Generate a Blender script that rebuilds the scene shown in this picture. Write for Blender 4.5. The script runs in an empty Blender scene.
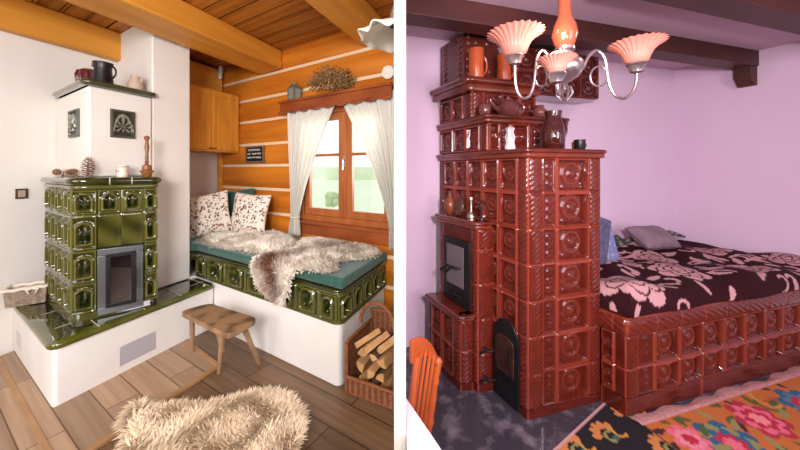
import bpy, math, random
import numpy as np
from mathutils import Vector, Matrix, Euler
random.seed(7); rng=np.random.default_rng(7)
PI=math.pi
S=bpy.context.scene; COL=S.collection

# ---------------------------------------------------------------- camera, sky, lights, exposure
cd=bpy.data.cameras.new('camera'); cam=bpy.data.objects.new('camera',cd); COL.objects.link(cam)
cam.location=(0,0,1.5); cam.rotation_euler=(PI/2,0,0)
cd.sensor_width=36; cd.lens=310/800*36; cd.shift_y=-55/800; cd.clip_start=.05; cd.clip_end=200
S.camera=cam
S.view_settings.view_transform='Standard'; S.view_settings.look='None'
S.view_settings.exposure=0.35; S.view_settings.gamma=1
wd=bpy.data.worlds.new('sky'); S.world=wd; wd.use_nodes=True
bg=wd.node_tree.nodes['Background']; bg.inputs[0].default_value=(.95,.97,1,1); bg.inputs[1].default_value=1.25
def area(name,loc,target,size,power,color,spread=PI):
    l=bpy.data.lights.new(name,'AREA'); l.energy=power; l.color=color; l.size=size; l.spread=spread
    o=bpy.data.objects.new(name,l); COL.objects.link(o); o.location=loc
    o.rotation_euler=(Vector(target)-Vector(loc)).to_track_quat('-Z','Y').to_euler(); return o
area('fill_left_room',(-2.6,-1.7,1.9),(-1.8,3,1.0),1.8,66,(.98,.98,.99))  # added soft main light behind the camera; no window stands there
area('corner_fill_left_room',(-.55,-1.2,2.1),(-1.85,3.6,1.3),.9,38,(1,.98,.96),PI*.55)  # unseen fill, added to lift the dark wall under the cabinet
area('overhead_fill_left_room',(-2.4,.6,2.84),(-2.3,1.2,0),1.6,22,(1,.97,.93))  # added overhead fill; no lamp hangs on the ceiling here
area('flash_right_room',(.42,-.1,1.80),(1.5,2.4,1.15),.16,26,(1,.80,.90),PI*.7)
area('fill_right_room',(2.2,-1.7,1.9),(1.6,2.6,1.3),1.5,52,(1,.84,.97))  # added pinkish fill that brightens the lilac walls evenly
area('daylight_window',(.9,4.6,2.0),(-.9,2.6,1.1),1.6,40,(.95,1,.98),PI*.7)

# ---------------------------------------------------------------- materials
def mat(name,c,rough=.5,c2=None,scale=6,stretch=(1,1,1),metal=0,coat=0,bump=0,bscale=40,rel=None,col=False,emis=None,estr=0,trans=0,rot=0,contrast=(.35,.65),detail=4,spec=.5,sheen=0,sub=0):
    m=bpy.data.materials.new(name); m.use_nodes=True; nt=m.node_tree; N=nt.nodes; K=nt.links
    p=N['Principled BSDF']; p.inputs['Base Color'].default_value=(*c,1)
    p.inputs['Roughness'].default_value=rough; p.inputs['Metallic'].default_value=metal
    p.inputs['Coat Weight'].default_value=coat; p.inputs['Coat Roughness'].default_value=.04
    p.inputs['Specular IOR Level'].default_value=spec; p.inputs['Transmission Weight'].default_value=trans
    p.inputs['Sheen Weight'].default_value=sheen; p.inputs['Subsurface Weight'].default_value=sub
    tc=N.new('ShaderNodeNewGeometry'); mp=N.new('ShaderNodeMapping'); mp.vector_type='TEXTURE'
    K.new(tc.outputs['Position'],mp.inputs[0]); mp.inputs['Rotation'].default_value=(0,0,rot)
    mp.inputs['Scale'].default_value=stretch
    out=None
    if c2 is not None:
        n=N.new('ShaderNodeTexNoise'); n.inputs['Scale'].default_value=scale; n.inputs['Detail'].default_value=detail
        K.new(mp.outputs[0],n.inputs['Vector'])
        r=N.new('ShaderNodeMapRange'); r.inputs[1].default_value=contrast[0]; r.inputs[2].default_value=contrast[1]; K.new(n.outputs[0],r.inputs[0])
        x=N.new('ShaderNodeMix'); x.data_type='RGBA'; x.inputs[6].default_value=(*c,1); x.inputs[7].default_value=(*c2,1)
        K.new(r.outputs[0],x.inputs[0]); out=x.outputs[2]
    if rel is not None:
        a=N.new('ShaderNodeAttribute'); a.attribute_name='rel'
        x=N.new('ShaderNodeMix'); x.data_type='RGBA'
        if out: K.new(out,x.inputs[6])
        else: x.inputs[6].default_value=(*c,1)
        x.inputs[7].default_value=(*rel,1); K.new(a.outputs['Fac'],x.inputs[0]); out=x.outputs[2]
    if col:
        a=N.new('ShaderNodeAttribute'); a.attribute_name='paint'
        if c2 is not None:
            x=N.new('ShaderNodeMix'); x.data_type='RGBA'; x.blend_type='MULTIPLY'; x.inputs[0].default_value=1
            K.new(out,x.inputs[6]); K.new(a.outputs['Color'],x.inputs[7]); out=x.outputs[2]
        else: out=a.outputs['Color']
    if out: K.new(out,p.inputs['Base Color'])
    if bump:
        n=N.new('ShaderNodeTexNoise'); n.inputs['Scale'].default_value=bscale; n.inputs['Detail'].default_value=3
        K.new(mp.outputs[0],n.inputs['Vector']); b=N.new('ShaderNodeBump'); b.inputs['Strength'].default_value=bump; b.inputs['Distance'].default_value=.01
        K.new(n.outputs[0],b.inputs['Height']); K.new(b.outputs[0],p.inputs['Normal'])
    if emis: p.inputs['Emission Color'].default_value=(*emis,1); p.inputs['Emission Strength'].default_value=estr
    return m
def plankmat(name,c1,c2,ang,length,width,gap=(.05,.02,.01),rough=.4,gs=.004):
    m=mat(name,c1,rough,c2,3,(8,.35,1),rot=0,bump=.15,bscale=12); nt=m.node_tree; N=nt.nodes; K=nt.links
    p=N['Principled BSDF']; geo=[n for n in N if n.bl_idname=='ShaderNodeNewGeometry'][0]
    mp0=[n for n in N if n.bl_idname=='ShaderNodeMapping'][0]
    mp=N.new('ShaderNodeMapping'); mp.vector_type='POINT'; mp.inputs['Rotation'].default_value=(0,0,-ang)
    K.new(geo.outputs['Position'],mp.inputs[0]); K.new(mp.outputs[0],mp0.inputs[0]); mp0.inputs['Scale'].default_value=(3,.12,1)
    br=N.new('ShaderNodeTexBrick'); br.inputs['Scale'].default_value=1; br.inputs['Brick Width'].default_value=length; br.inputs['Row Height'].default_value=width
    br.inputs['Mortar Size'].default_value=gs; br.inputs['Color1'].default_value=(.62,.62,.62,1); br.inputs['Color2'].default_value=(1,1,1,1); br.inputs['Mortar'].default_value=(*gap,1)
    br.offset=.37; K.new(mp.outputs[0],br.inputs['Vector'])
    x=N.new('ShaderNodeMix'); x.data_type='RGBA'; x.blend_type='MULTIPLY'; x.inputs[0].default_value=1
    src=p.inputs['Base Color'].links[0].from_socket; K.new(src,x.inputs[6]); K.new(br.outputs[0],x.inputs[7]); K.new(x.outputs[2],p.inputs['Base Color'])
    return m
angA=math.atan2(.9376,.3478); angB=math.atan2(.5232,-.8522)
plaster=mat('white_plaster',(.80,.78,.75),.85,(.76,.73,.69),3,bump=.15,bscale=25)
cream=mat('cream_plaster',(.77,.735,.68),.85,(.74,.70,.64),3,bump=.12,bscale=25)
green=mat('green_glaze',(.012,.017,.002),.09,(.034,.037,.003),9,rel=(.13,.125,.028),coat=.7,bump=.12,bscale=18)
darkgreen=mat('dark_green_glaze',(.012,.018,.008),.07,(.03,.035,.015),5,coat=1,bump=.05,bscale=10,rel=(.10,.12,.01))
olive=mat('olive_glaze',(.085,.095,.006),.1,(.05,.055,.004),8,coat=1)
grout=mat('pale_grout',(.5,.47,.36),.8)
log=mat('log_wood',(.66,.215,.018),.45,(.44,.12,.008),2.5,(1,1,1),rel=(.80,.62,.42),bump=.2,bscale=14)
for n in log.node_tree.nodes:
    if n.bl_idname=='ShaderNodeMapping': n.inputs['Rotation'].default_value=(0,0,angB); n.inputs['Scale'].default_value=(3.5,1,.35)
beamm=mat('beam_wood',(.74,.33,.04),.5,(.58,.22,.022),2.5,(4,.4,.4),rot=angA,bump=.15,bscale=10)
ceilm=plankmat('ceiling_plank_wood',(.60,.22,.03),(.36,.115,.014),angB,3.1,.155,gap=(.12,.05,.02),gs=.006)
oakm=plankmat('dark_floor_planks',(.25,.145,.078),(.155,.082,.042),angB,1.3,.19,gap=(.2,.15,.12))
deckm=plankmat('light_floor_planks',(.50,.33,.21),(.38,.235,.135),angB,.85,.17,gap=(.3,.22,.16))
trimw=mat('trim_wood',(.42,.24,.11),.45,(.33,.17,.07),5)
cabm=mat('cabinet_wood',(.70,.31,.035),.4,(.54,.21,.02),4,(.3,.3,2.2))
redw=mat('red_brown_wood',(.36,.085,.02),.35,(.20,.04,.01),4,(2,2,.5))
winw=mat('window_wood',(.44,.135,.035),.35,(.33,.085,.02),5,(.5,.5,2))
metalg=mat('grey_metal',(.16,.17,.18),.35,metal=.8)
blackm=mat('black_iron',(.012,.012,.013),.35,metal=.3)
soot=mat('soot_brick',(.10,.055,.035),.9,(.04,.025,.02),12)
fabg=mat('green_fabric',(.022,.105,.080),.85,(.015,.07,.055),30,bump=.3,bscale=200,sheen=.3)
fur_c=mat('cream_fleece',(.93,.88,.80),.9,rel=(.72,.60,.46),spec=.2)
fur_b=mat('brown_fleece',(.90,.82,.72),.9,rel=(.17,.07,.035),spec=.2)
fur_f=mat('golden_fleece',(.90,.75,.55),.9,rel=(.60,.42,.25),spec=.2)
printf=mat('printed_cotton',(1,1,1),.9,col=True)
curt=mat('sheer_curtain',(.90,.88,.83),.9,sub=0)
stoolw=mat('stool_wood',(.34,.20,.10),.45,(.10,.055,.03),7,(1,1,1),contrast=(.48,.66))
legw=mat('stool_leg_wood',(.42,.26,.14),.5,(.30,.17,.09),8)
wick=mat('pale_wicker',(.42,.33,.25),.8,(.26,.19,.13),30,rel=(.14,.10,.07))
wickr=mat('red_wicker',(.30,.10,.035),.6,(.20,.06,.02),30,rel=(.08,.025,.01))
linen=mat('linen',(.72,.64,.54),.9)
bark=mat('bark',(.16,.085,.045),.9,(.08,.045,.03),25,bump=.5,bscale=60)
cutw=mat('cut_wood',(.62,.36,.16),.7,(.48,.24,.09),14,(1,1,1))
porc=mat('white_porcelain',(.80,.74,.66),.15,coat=.6)
conem=mat('pine_cone',(.16,.07,.04),.7,rel=(.42,.25,.14))
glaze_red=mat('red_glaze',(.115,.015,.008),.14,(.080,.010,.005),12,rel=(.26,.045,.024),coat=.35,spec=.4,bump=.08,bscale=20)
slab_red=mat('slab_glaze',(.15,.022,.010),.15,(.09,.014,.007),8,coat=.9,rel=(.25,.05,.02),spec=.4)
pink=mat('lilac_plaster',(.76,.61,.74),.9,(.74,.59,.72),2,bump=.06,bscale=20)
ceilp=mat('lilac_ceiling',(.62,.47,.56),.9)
darkw=mat('dark_beam_wood',(.085,.022,.016),.5,(.05,.014,.010),4,(2,2,.6))
orangep=mat('terracotta_orange',(.50,.095,.025),.3,(.42,.07,.02),20)
mauve=mat('mauve_glaze',(.20,.065,.055),.2,(.16,.05,.045),10,coat=.6)
brownj=mat('brown_jug_glaze',(.055,.010,.007),.1,coat=1)
amber=mat('amber_glass',(.33,.08,.04),.08,trans=.3)
nickel=mat('nickel',(.42,.36,.36),.28,metal=.95)
brass=mat('pale_brass',(.60,.50,.42),.22,metal=.95)
shadeg=mat('pink_opal_glass',(.50,.17,.125),.3,emis=(1,.40,.26),estr=.05,sub=0)
bulbm=mat('lit_bulb',(1,.9,.85),.4,emis=(1,.72,.58),estr=7)
orangew=mat('orange_chair_wood',(.46,.10,.022),.3,(.36,.07,.015),6,coat=.4)
cloth=mat('white_tablecloth',(.80,.74,.78),.8)
marble=mat('dark_marble_floor',(.055,.052,.065),.22,(.24,.22,.25),8,(1,1,1),contrast=(.5,.72),detail=8)
paintm=mat('painted_weave',(1,1,1),.9,col=True)
blankm=mat('plush_blanket',(1,1,1),.85,col=True,spec=.2)
dull=mat('grey_mauve_fabric',(.26,.19,.22),.8,(.21,.15,.18),15)
navy=mat('navy_fabric',(.06,.06,.12),.85,(.12,.12,.2),25)
bluep=mat('blue_floral_card',(.16,.20,.36),.6,(.45,.45,.55),35,contrast=(.55,.7))
def glassmat(name,tint=(1,1,1),refl=.12):
    m=bpy.data.materials.new(name); m.use_nodes=True; nt=m.node_tree; N=nt.nodes; K=nt.links
    for n in list(N): N.remove(n)
    o=N.new('ShaderNodeOutputMaterial'); x=N.new('ShaderNodeMixShader'); t=N.new('ShaderNodeBsdfTransparent'); g=N.new('ShaderNodeBsdfGlossy')
    t.inputs[0].default_value=(*tint,1); g.inputs['Roughness'].default_value=.03; x.inputs[0].default_value=refl
    K.new(t.outputs[0],x.inputs[1]); K.new(g.outputs[0],x.inputs[2]); K.new(x.outputs[0],o.inputs[0]); return m
pane_m=glassmat('window_glass',(.97,.98,.97),.06)
stoveg=glassmat('stove_glass',(.62,.56,.50),.16)
# thin curtain cloth lets daylight through
nt=curt.node_tree; p=nt.nodes['Principled BSDF']; tl=nt.nodes.new('ShaderNodeBsdfTranslucent'); tl.inputs[0].default_value=(.90,.89,.83,1)
mx=nt.nodes.new('ShaderNodeMixShader'); mx.inputs[0].default_value=.42
tr=nt.nodes.new('ShaderNodeBsdfTransparent'); mx2=nt.nodes.new('ShaderNodeMixShader'); mx2.inputs[0].default_value=.10
nt.links.new(p.outputs[0],mx.inputs[1]); nt.links.new(tl.outputs[0],mx.inputs[2]); nt.links.new(mx.outputs[0],mx2.inputs[1]); nt.links.new(tr.outputs[0],mx2.inputs[2])
nt.links.new(mx2.outputs[0],nt.nodes['Material Output'].inputs[0])

# ---------------------------------------------------------------- frames: (s,t,z) room coordinates -> world
class Fr:
    def __init__(f,O,a,b=None):
        f.O=np.array([O[0],O[1],O[2] if len(O)>2 else 0.],float)
        if b is None: f.M=np.array([[math.cos(a),-math.sin(a)],[math.sin(a),math.cos(a)]])
        else: f.M=np.array([a,b],float).T
    def w(f,p):
        p=np.atleast_2d(np.array(p,float)); q=p.copy(); q[:,:2]=p[:,:2]@f.M.T; return q+f.O
    def pt(f,s,t,z=0): return tuple(f.w([(s,t,z)])[0])
L=Fr((-2.1625,1.9375),(.3478,.9376),(-.8522,.5232))
R=Fr((.768,1.86),(.9591,.2832),(-.4472,.8944))
W=Fr((0,0),0.)
# ---------------------------------------------------------------- mesh collector
class B:
    def __init__(b): b.v=[];b.f=[];b.r=[];b.c=[];b.n=0
    def add(b,v,f,fr=W,rel=0.,col=None):
        v=fr.w(v); b.v.append(v); b.f+= [tuple(i+b.n for i in q) for q in f]
        b.r.append(np.full(len(v),rel) if np.isscalar(rel) else np.array(rel,float))
        b.c.append(np.ones((len(v),3)) if col is None else np.array(col)*np.ones((len(v),3))); b.n+=len(v); return b
    def box(b,s,t,z,fr=W,rel=0.,col=None):
        v=[(x,y,h) for h in z for y in t for x in s]
        return b.add(v,[(0,2,3,1),(4,5,7,6),(0,1,5,4),(2,6,7,3),(0,4,6,2),(1,3,7,5)],fr,rel,col)
    def prism(b,poly,z0,z1,fr=W,rel=0.,col=None):
        n=len(poly); v=[(x,y,z0) for x,y in poly]+[(x,y,z1) for x,y in poly]
        return b.add(v,[tuple(range(n))[::-1],tuple(range(n,2*n))]+[(i,(i+1)%n,n+(i+1)%n,n+i) for i in range(n)],fr,rel,col)
    def grid(b,P,fr=W,rel=0.,col=None,closed=False):   # P[i][j]
        P=np.array(P,float); a,c=P.shape[:2]; F=[]
        for i in range(a-1):
            for j in range(c if closed else c-1):
                k=(j+1)%c; F.append((i*c+j,i*c+k,(i+1)*c+k,(i+1)*c+j))
        rr=rel if np.isscalar(rel) else np.array(rel).ravel()
        cc=None if col is None else np.array(col).reshape(-1,3)
        return b.add(P.reshape(-1,3),F,fr,rr,cc)
    def lathe(b,prof,fr=W,n=28,c=(0,0),rel=0.,fl=None,sq=(1,1)):
        P=[]
        for k,(r,z) in enumerate(prof):
            row=[]
            for j in range(n):
                a=2*PI*j/n; q=r*(1+(fl(a,k/(len(prof)-1)) if fl else 0)); row.append((c[0]+q*math.cos(a)*sq[0],c[1]+q*math.sin(a)*sq[1],z))
            P.append(row)
        return b.grid(P,fr,rel,closed=True)
    def tube(b,pts,r,fr=W,n=8,rel=0.,cap=True):
        pts=fr.w(pts); m=len(pts); rs=[r]*m if np.isscalar(r) else r; P=[]
        up=np.array([0,0,1.]); prev=None
        for i in range(m):
            d=pts[min(i+1,m-1)]-pts[max(i-1,0)]; d/=np.linalg.norm(d)+1e-9
            if prev is None:
                u=np.cross(d,up if abs(d[2])<.9 else np.array([1.,0,0]))
            else: u=prev-d*np.dot(prev,d)
            u/=np.linalg.norm(u)+1e-9; prev=u; w=np.cross(d,u)
            P.append([pts[i]+rs[i]*(math.cos(2*PI*j/n)*u+math.sin(2*PI*j/n)*w) for j in range(n)])
        k=b.n; b.grid(P,W,rel,closed=True)
        if cap: b.f+=[tuple(k+j for j in range(n))[::-1],tuple(k+(m-1)*n+j for j in range(n))]
        return b
    def ball(b,c,r,fr=W,n=14,rel=0.):
        r=(r,r,r) if np.isscalar(r) else r
        P=[[(c[0]+r[0]*max(math.sin(PI*i/n),1e-3)*math.cos(2*PI*j/(2*n)),c[1]+r[1]*max(math.sin(PI*i/n),1e-3)*math.sin(2*PI*j/(2*n)),c[2]-r[2]*math.cos(PI*i/n)) for j in range(2*n)] for i in range(n+1)]
        return b.grid(P,fr,rel,closed=True)
def origin(o):
    v=np.zeros(3)
    while o is not None: v+=np.array(o.location); o=o.parent
    return v
def obj(name,b,m,parent=None,smooth=35,bevel=0,solid=0,weld=False,base=None):
    me=bpy.data.meshes.new(name); V=np.concatenate(b.v)
    o=bpy.data.objects.new(name,me)
    if parent is None:
        og=np.array([(V[:,0].min()+V[:,0].max())/2,(V[:,1].min()+V[:,1].max())/2,V[:,2].min()]); o.location=og
    else: og=origin(parent); o.parent=parent
    V=V-og
    me.from_pydata(V.tolist(),[],b.f)
    r=np.concatenate(b.r).astype(np.float32)
    a=me.attributes.new('rel','FLOAT','POINT'); a.data.foreach_set('value',r)
    c=np.concatenate(b.c)
    if (c!=1).any():
        a=me.attributes.new('paint','FLOAT_COLOR','POINT'); a.data.foreach_set('color',np.hstack([c,np.ones((len(c),1))]).astype(np.float32).ravel())
    me.materials.append(m)
    if smooth:
        me.polygons.foreach_set('use_smooth',[True]*len(me.polygons)); me.set_sharp_from_angle(angle=math.radians(smooth))
    me.validate(); me.update(); COL.objects.link(o)
    if bevel:
        k=o.modifiers.new('bevel','BEVEL'); k.width=bevel; k.segments=3; k.limit_method='ANGLE'
    if solid:
        k=o.modifiers.new('solid','SOLIDIFY'); k.thickness=solid; k.offset=0
    return o
def thing(name,label,cat,loc,group=None):
    o=bpy.data.objects.new(name,None); o.empty_display_size=.05; COL.objects.link(o); o.location=loc
    return tag(o,label,cat,group)
def tag(o,label,cat,group=None,kind=None):
    o['label']=label; o['category']=cat
    if group: o['group']=group
    if kind: o['kind']=kind
    return o
def struct(name,b,m,**k):
    o=obj(name,b,m,**k); o['kind']='structure'; return o
def arc(cx,cy,r,a0,a1,n=8): return [(cx+r*math.cos(a0+(a1-a0)*i/n),cy+r*math.sin(a0+(a1-a0)*i/n)) for i in range(n+1)]
def smooth(x,a,b):
    x=np.clip((x-a)/(b-a),0,1); return x*x*(3-2*x)
# relief wall: path of 2-D world points (left to right seen from outside), height function of arc length and z
def relief(b,path,zs,fn,step=.01,rel0=0.):
    path=np.array(path,float); d=np.hypot(*np.diff(path,axis=0).T); s=np.concatenate([[0],np.cumsum(d)])
    n=max(2,int(s[-1]/step)); u=np.unique(np.concatenate([np.linspace(0,s[-1],n),s]))
    x=np.interp(u,s,path[:,0]); y=np.interp(u,s,path[:,1])
    e=.012; x1=np.interp(u+e,s,path[:,0]);y1=np.interp(u+e,s,path[:,1]);x0=np.interp(u-e,s,path[:,0]);y0=np.interp(u-e,s,path[:,1])
    tx,ty=x1-x0,y1-y0; l=np.hypot(tx,ty); nx,ny=ty/l,-tx/l
    U,Z=np.meshgrid(u,np.array(zs)); h,r=fn(U,Z)
    P=np.stack([x+nx*h,y+ny*h,Z],-1)
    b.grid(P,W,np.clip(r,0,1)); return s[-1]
def zsamp(z0,z1,step=.01): return np.linspace(z0,z1,max(2,int((z1-z0)/step)))
def arch_tile(x,y,w,h):     # x from the middle, y from the bottom: raised rim, arch moulding, hollow with a leaf boss
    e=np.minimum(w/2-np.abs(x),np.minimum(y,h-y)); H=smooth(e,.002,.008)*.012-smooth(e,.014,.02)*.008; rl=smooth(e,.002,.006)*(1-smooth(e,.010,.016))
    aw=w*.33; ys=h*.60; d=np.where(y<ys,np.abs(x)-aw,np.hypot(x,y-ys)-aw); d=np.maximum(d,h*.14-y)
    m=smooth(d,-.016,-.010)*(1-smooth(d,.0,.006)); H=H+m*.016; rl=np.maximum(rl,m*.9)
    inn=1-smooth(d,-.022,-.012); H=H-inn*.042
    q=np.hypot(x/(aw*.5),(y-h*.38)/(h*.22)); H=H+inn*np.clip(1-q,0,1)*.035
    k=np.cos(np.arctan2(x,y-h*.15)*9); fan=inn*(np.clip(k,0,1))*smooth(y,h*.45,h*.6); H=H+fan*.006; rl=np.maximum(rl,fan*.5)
    return H,rl
def tiled(cols,rows,tile,joint=.003,plain=None):
    cols=np.array(cols); rows=np.array(rows)
    def fn(U,Z):
        i=np.clip(np.searchsorted(cols,U,side='right')-1,0,len(cols)-2); j=np.clip(np.searchsorted(rows,Z,side='right')-1,0,len(rows)-2)
        c0,c1,r0,r1=cols[i],cols[i+1],rows[j],rows[j+1]
        x=U-(c0+c1)/2; y=Z-r0
        return tile(x,y,c1-c0,r1-r0,i,j)
    return fn

# ================================================================ SETTING
HZ=2.89
def quadstruct(name,poly,z0,z1,m,fr,**k): return struct(name,B().prism(poly,z0,z1,fr),m,**k)
# dividing wall between the two rooms, seen end on
struct('wall_divider',B().box((-.0152,.0152),(.8,2.98),(0,3.1)),mat('divider_plaster',(.56,.54,.47),.9,(.52,.50,.43),3))
# ---- left room
lf=[(-.016,1.1),(-.016,3.4),(-.016,3.9),(-4.5,5.5),(-4.5,1.1)]
struct('floor',B().prism([(-.0155,-2.4),(-.0155,2.97),(-2.0,4.2),(-4.6,3.0),(-4.6,-2.4)],-.1,0),oakm,smooth=0)
struct('wall_far_left',B().box((-4.7,-4.6),(-2.4,3.4),(0,3.1)),cream,smooth=0)
struct('wall_rear_left',B().box((-4.6,0),(-2.5,-2.4),(0,3.1)),beamm,smooth=0)
struct('wall_rear_right',B().box((0.001,4.6),(-2.5,-2.4),(0,3.1)),trimw,smooth=0)
# plastered back wall and log wall with the window opening
struct('wall_back_left',B().box((-1.75,2.02),(1.18,1.33),(0,3.05),L),cream,smooth=0)
SEAM=[.42,.70,.981,1.269,1.558,1.823,2.117,2.392,2.665,2.93]
def logrel(t0,t1,z0,z1,b):
    zs=[]
    for a,c in zip(SEAM[:-1],SEAM[1:]): zs+=[a-.020,a-.016,a,a+.014,a+.018]+list(np.linspace(a+.04,c-.04,6))
    zs=[z0]+[z for z in sorted(zs) if z0+.002<z<z1-.002]+[z1]
    se=np.array(SEAM)
    def fn(U,Z):
        d=np.min(np.abs(Z[...,None]-se),-1); h=.03*np.sqrt(np.clip((d-.015)/.12,0,1)); return h,(d<.0165)*1.
    p0=L.pt(1.9,t0); p1=L.pt(1.9,t1); relief(b,[p0[:2],p1[:2]],zs,fn,.3)
b=B()
logrel(1.18,-.44,0,3.05,b); logrel(-.44,-1.715,2.16,3.05,b); logrel(-.44,-1.715,0,.95,b)
b.box((1.93,2.08),(-.44,1.18),(0,3.05),L); b.box((1.93,2.08),(-1.715,-.44),(2.16,3.05),L); b.box((1.93,2.08),(-1.715,-.44),(0,.95),L)
wl_=struct('wall_log',b,log)
struct('trim_1',B().box((1.83,1.885),(1.10,1.16),(.76,1.72),L),beamm,bevel=.004)   # log end in the corner
# ceiling boards run parallel to the log wall; cut along the divider
b=B()
for i in range(42):
    s1=2.05-i*.165; s0=s1-.158
    tq=lambda q,xx=-.016:(q*.3478-2.1625-xx)/.8522   # t where a board reaches the divider
    tl=lambda q:(q*.3478-2.1625+4.6)/.8522
    b.prism([(s0,max(tq(s0),-4.2)),(s1,max(tq(s1),-4.2)),(s1,min(1.3,tl(s1))),(s0,min(1.3,tl(s0)))],HZ,HZ+.02,L)
b.prism([(-5.2,(-5.2*.3478-2.1625+.02)/.8522),(2.05,(2.05*.3478-2.1625+.02)/.8522),(2.05,1.3),(-1.3,1.3),(-5.2,.9)],HZ+.02,HZ+.05,L)
struct('ceiling_left',b,ceilm,bevel=.002,smooth=0)
def beam(t0,t1,z0,s0,s1,label,m=beamm,fr=L,z1=None,bev=.02):
    return tag(obj('ceiling_beam',B().box((s0,s1),(t0,t1),(z0,z1 or HZ),fr),m,bevel=bev),label,'beam')
beam(-.168,.248,2.672,-1.2,1.872,'broad golden ceiling beam running in front of the chimney to the log wall')
beam(-1.60,-1.33,2.69,-.3,1.872,'golden ceiling beam above the pendant lamp at the divider')
beam(1.06,1.176,2.61,-.9,.74,'golden timber along the top of the plastered wall left of the chimney')
beam(1.06,1.176,2.50,1.04,1.86,'dark golden log over the wall cabinet right of the chimney',z1=2.86)
# chimney breast
struct('wall_chimney',B().box((.69,1.034),(.33,1.176),(.424,HZ-.002),L),cream,bevel=.012)
# outside: meadow and far bush
tag(obj('meadow',B().box((-14,14),(4.9,60),(-.5,-.42)).grid([[(x,60+0*x,-.45+ (z)) for x in (-40,0,40)] for z in (0,2.6+0,)],W),mat('pale_meadow',(.62,.70,.50),.95,(.68,.75,.56),.5)),'pale green meadow beyond the panes of the wooden window','meadow',kind='stuff')
b=B()
for i in range(50):
    a,bb=rng.random()*2*PI,rng.random()*PI; q=.55*rng.random()**.4
    b.ball((-2.0+q*math.cos(a)*.6,10+q*math.sin(a)*.6,.42+abs(q*math.sin(bb))*.5),.12,n=5)
tag(obj('garden_bush',b,mat('bush_leaf',(.50,.60,.36),.9,(.42,.53,.30),6)),'round green bush in the meadow seen through the right window sash','bush')
# ---- right room
struct('floor_marble',B().prism([(.0155,-2.4),(4.6,-2.4),(4.6,4.2),(.0155,2.9)],-.1,0),marble,smooth=0)
struct('wall_back_right',B().prism([(-.341,.95),(3.06,.95),(3.06,1.1),(-.27,1.1)],0,2.75,R),pink,smooth=0)
struct('wall_right',B().box((2.911,3.05),(-5.2,.95),(0,2.75),R),pink,smooth=0)
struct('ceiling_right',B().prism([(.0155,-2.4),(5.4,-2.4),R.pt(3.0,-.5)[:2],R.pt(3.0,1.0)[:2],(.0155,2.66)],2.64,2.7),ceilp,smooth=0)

# ================================================================ LEFT ROOM THINGS
# ---- deck of light planks around the ledge
struct('floor_deck',B().prism([(-.60,-.58),(.76,-.58),(.80,-.005),(-.0,-.005),(-.005,1.17),(-.60,1.17)],.0005,.018,L),deckm,smooth=0)
def strip(b,p,q,w,z0,z1,fr=L):
    p=np.array(p,float);q=np.array(q,float);d=(q-p)/np.linalg.norm(q-p); n=np.array([-d[1],d[0]])*w/2
    b.prism([tuple(p-n),tuple(q-n),tuple(q+n),tuple(p+n)],z0,z1,fr)
b=B(); strip(b,(-.05,-.60),(.78,-.60),.035,.0005,.024); struct('trim_2',b,trimw,bevel=.004)
b=B(); strip(b,(.775,-.60),(.815,-.02),.035,.0005,.026); struct('trim_3',b,trimw,bevel=.004)
b=B(); strip(b,(-.10,-.56),(-.10,1.15),.03,.018,.022); struct('trim_4',b,trimw,bevel=.002)
# ---- masonry ledge with dark green tile top and rounded rim
ZL=.421
led=thing('stove_ledge','low white plastered ledge topped with dark green tiles under the green stove','ledge',L.pt(.5,.5,0))
c=arc(.022,.022,.03,PI,1.5*PI)
obj('plaster_base',B().prism([(-.008,1.174)]+c+[(1.088,-0.008),(1.09,.40),(1.034,.33),(.69,.33),(.69,1.174)],0,.372,L),plaster,led,bevel=.006)
tp=B(); tp.prism([(.012,1.174)]+arc(.06,.06,.048,PI,1.5*PI)+[(1.088,.012),(1.088,.325),(.69,.33),(.69,1.174)],.372,.418,L)
obj('tile_top',tp,darkgreen,led)
# rounded nosing as a half-round profile swept along the front
def nosing(b,path,z0,z1,out,fr=None,seg=10,inner=.03,rel=0.):
    path=np.array(path,float); z=(z0+z1)/2;hh=(z1-z0)/2
    d=np.gradient(path,axis=0); n=np.stack([d[:,1],-d[:,0]],1); n/=np.linalg.norm(n,axis=1)[:,None]
    prof=[(-inner,z1),(0,z1)]+[(out*math.sin(PI*k/seg),z+hh*math.cos(PI*k/seg)) for k in range(1,seg)]+[(0,z0),(-inner,z0)]
    b.grid([[(p[0]+m[0]*o,p[1]+m[1]*o,zz) for o,zz in prof] for p,m in zip(path,n)],W,rel)
def dens(pts,step=.04):
    pts=np.array(pts,float); s=np.concatenate([[0],np.cumsum(np.hypot(*np.diff(pts,axis=0).T))]); u=np.unique(np.concatenate([np.arange(0,s[-1],step),s]))
    return np.stack([np.interp(u,s,pts[:,0]),np.interp(u,s,pts[:,1])],1)
path=[L.pt(*p)[:2] for p in [(0,1.17)]+arc(.04,.04,.042,PI,1.5*PI,10)+[(1.06,0)]]
b=B(); nosing(b,dens(path),.369,.423,.028,inner=.045); obj('rounded_rim',b,olive,led,smooth=60)
# grout lines
b=B()
for s in (.22,.50,.78,1.03): b=B().box((s-.003,s+.003),(-.026,.32 if s>.62 else .27-s*.5),(.4225,.4238),L); obj('grout_line',b,grout,led,smooth=0)
for q in (((.01,.14),(.243,.249)),((.01,.13),(.62,.626)),((.64,1.08),(.14,.145))): obj('grout_line',B().box(q[0],q[1],(.4183,.4198),L),grout,led,smooth=0)
obj('vent_grate',B().box((.339,.58),(-.012,.006),(.072,.214),L),mat('lilac_grey_metal',(.44,.42,.46),.5),led,bevel=.003)
obj('vent_grate',B().box((-.010,.006),(.90,1.08),(.10,.225),L),mat('pale_grey_metal',(.60,.58,.57),.5),led,bevel=.003)

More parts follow.
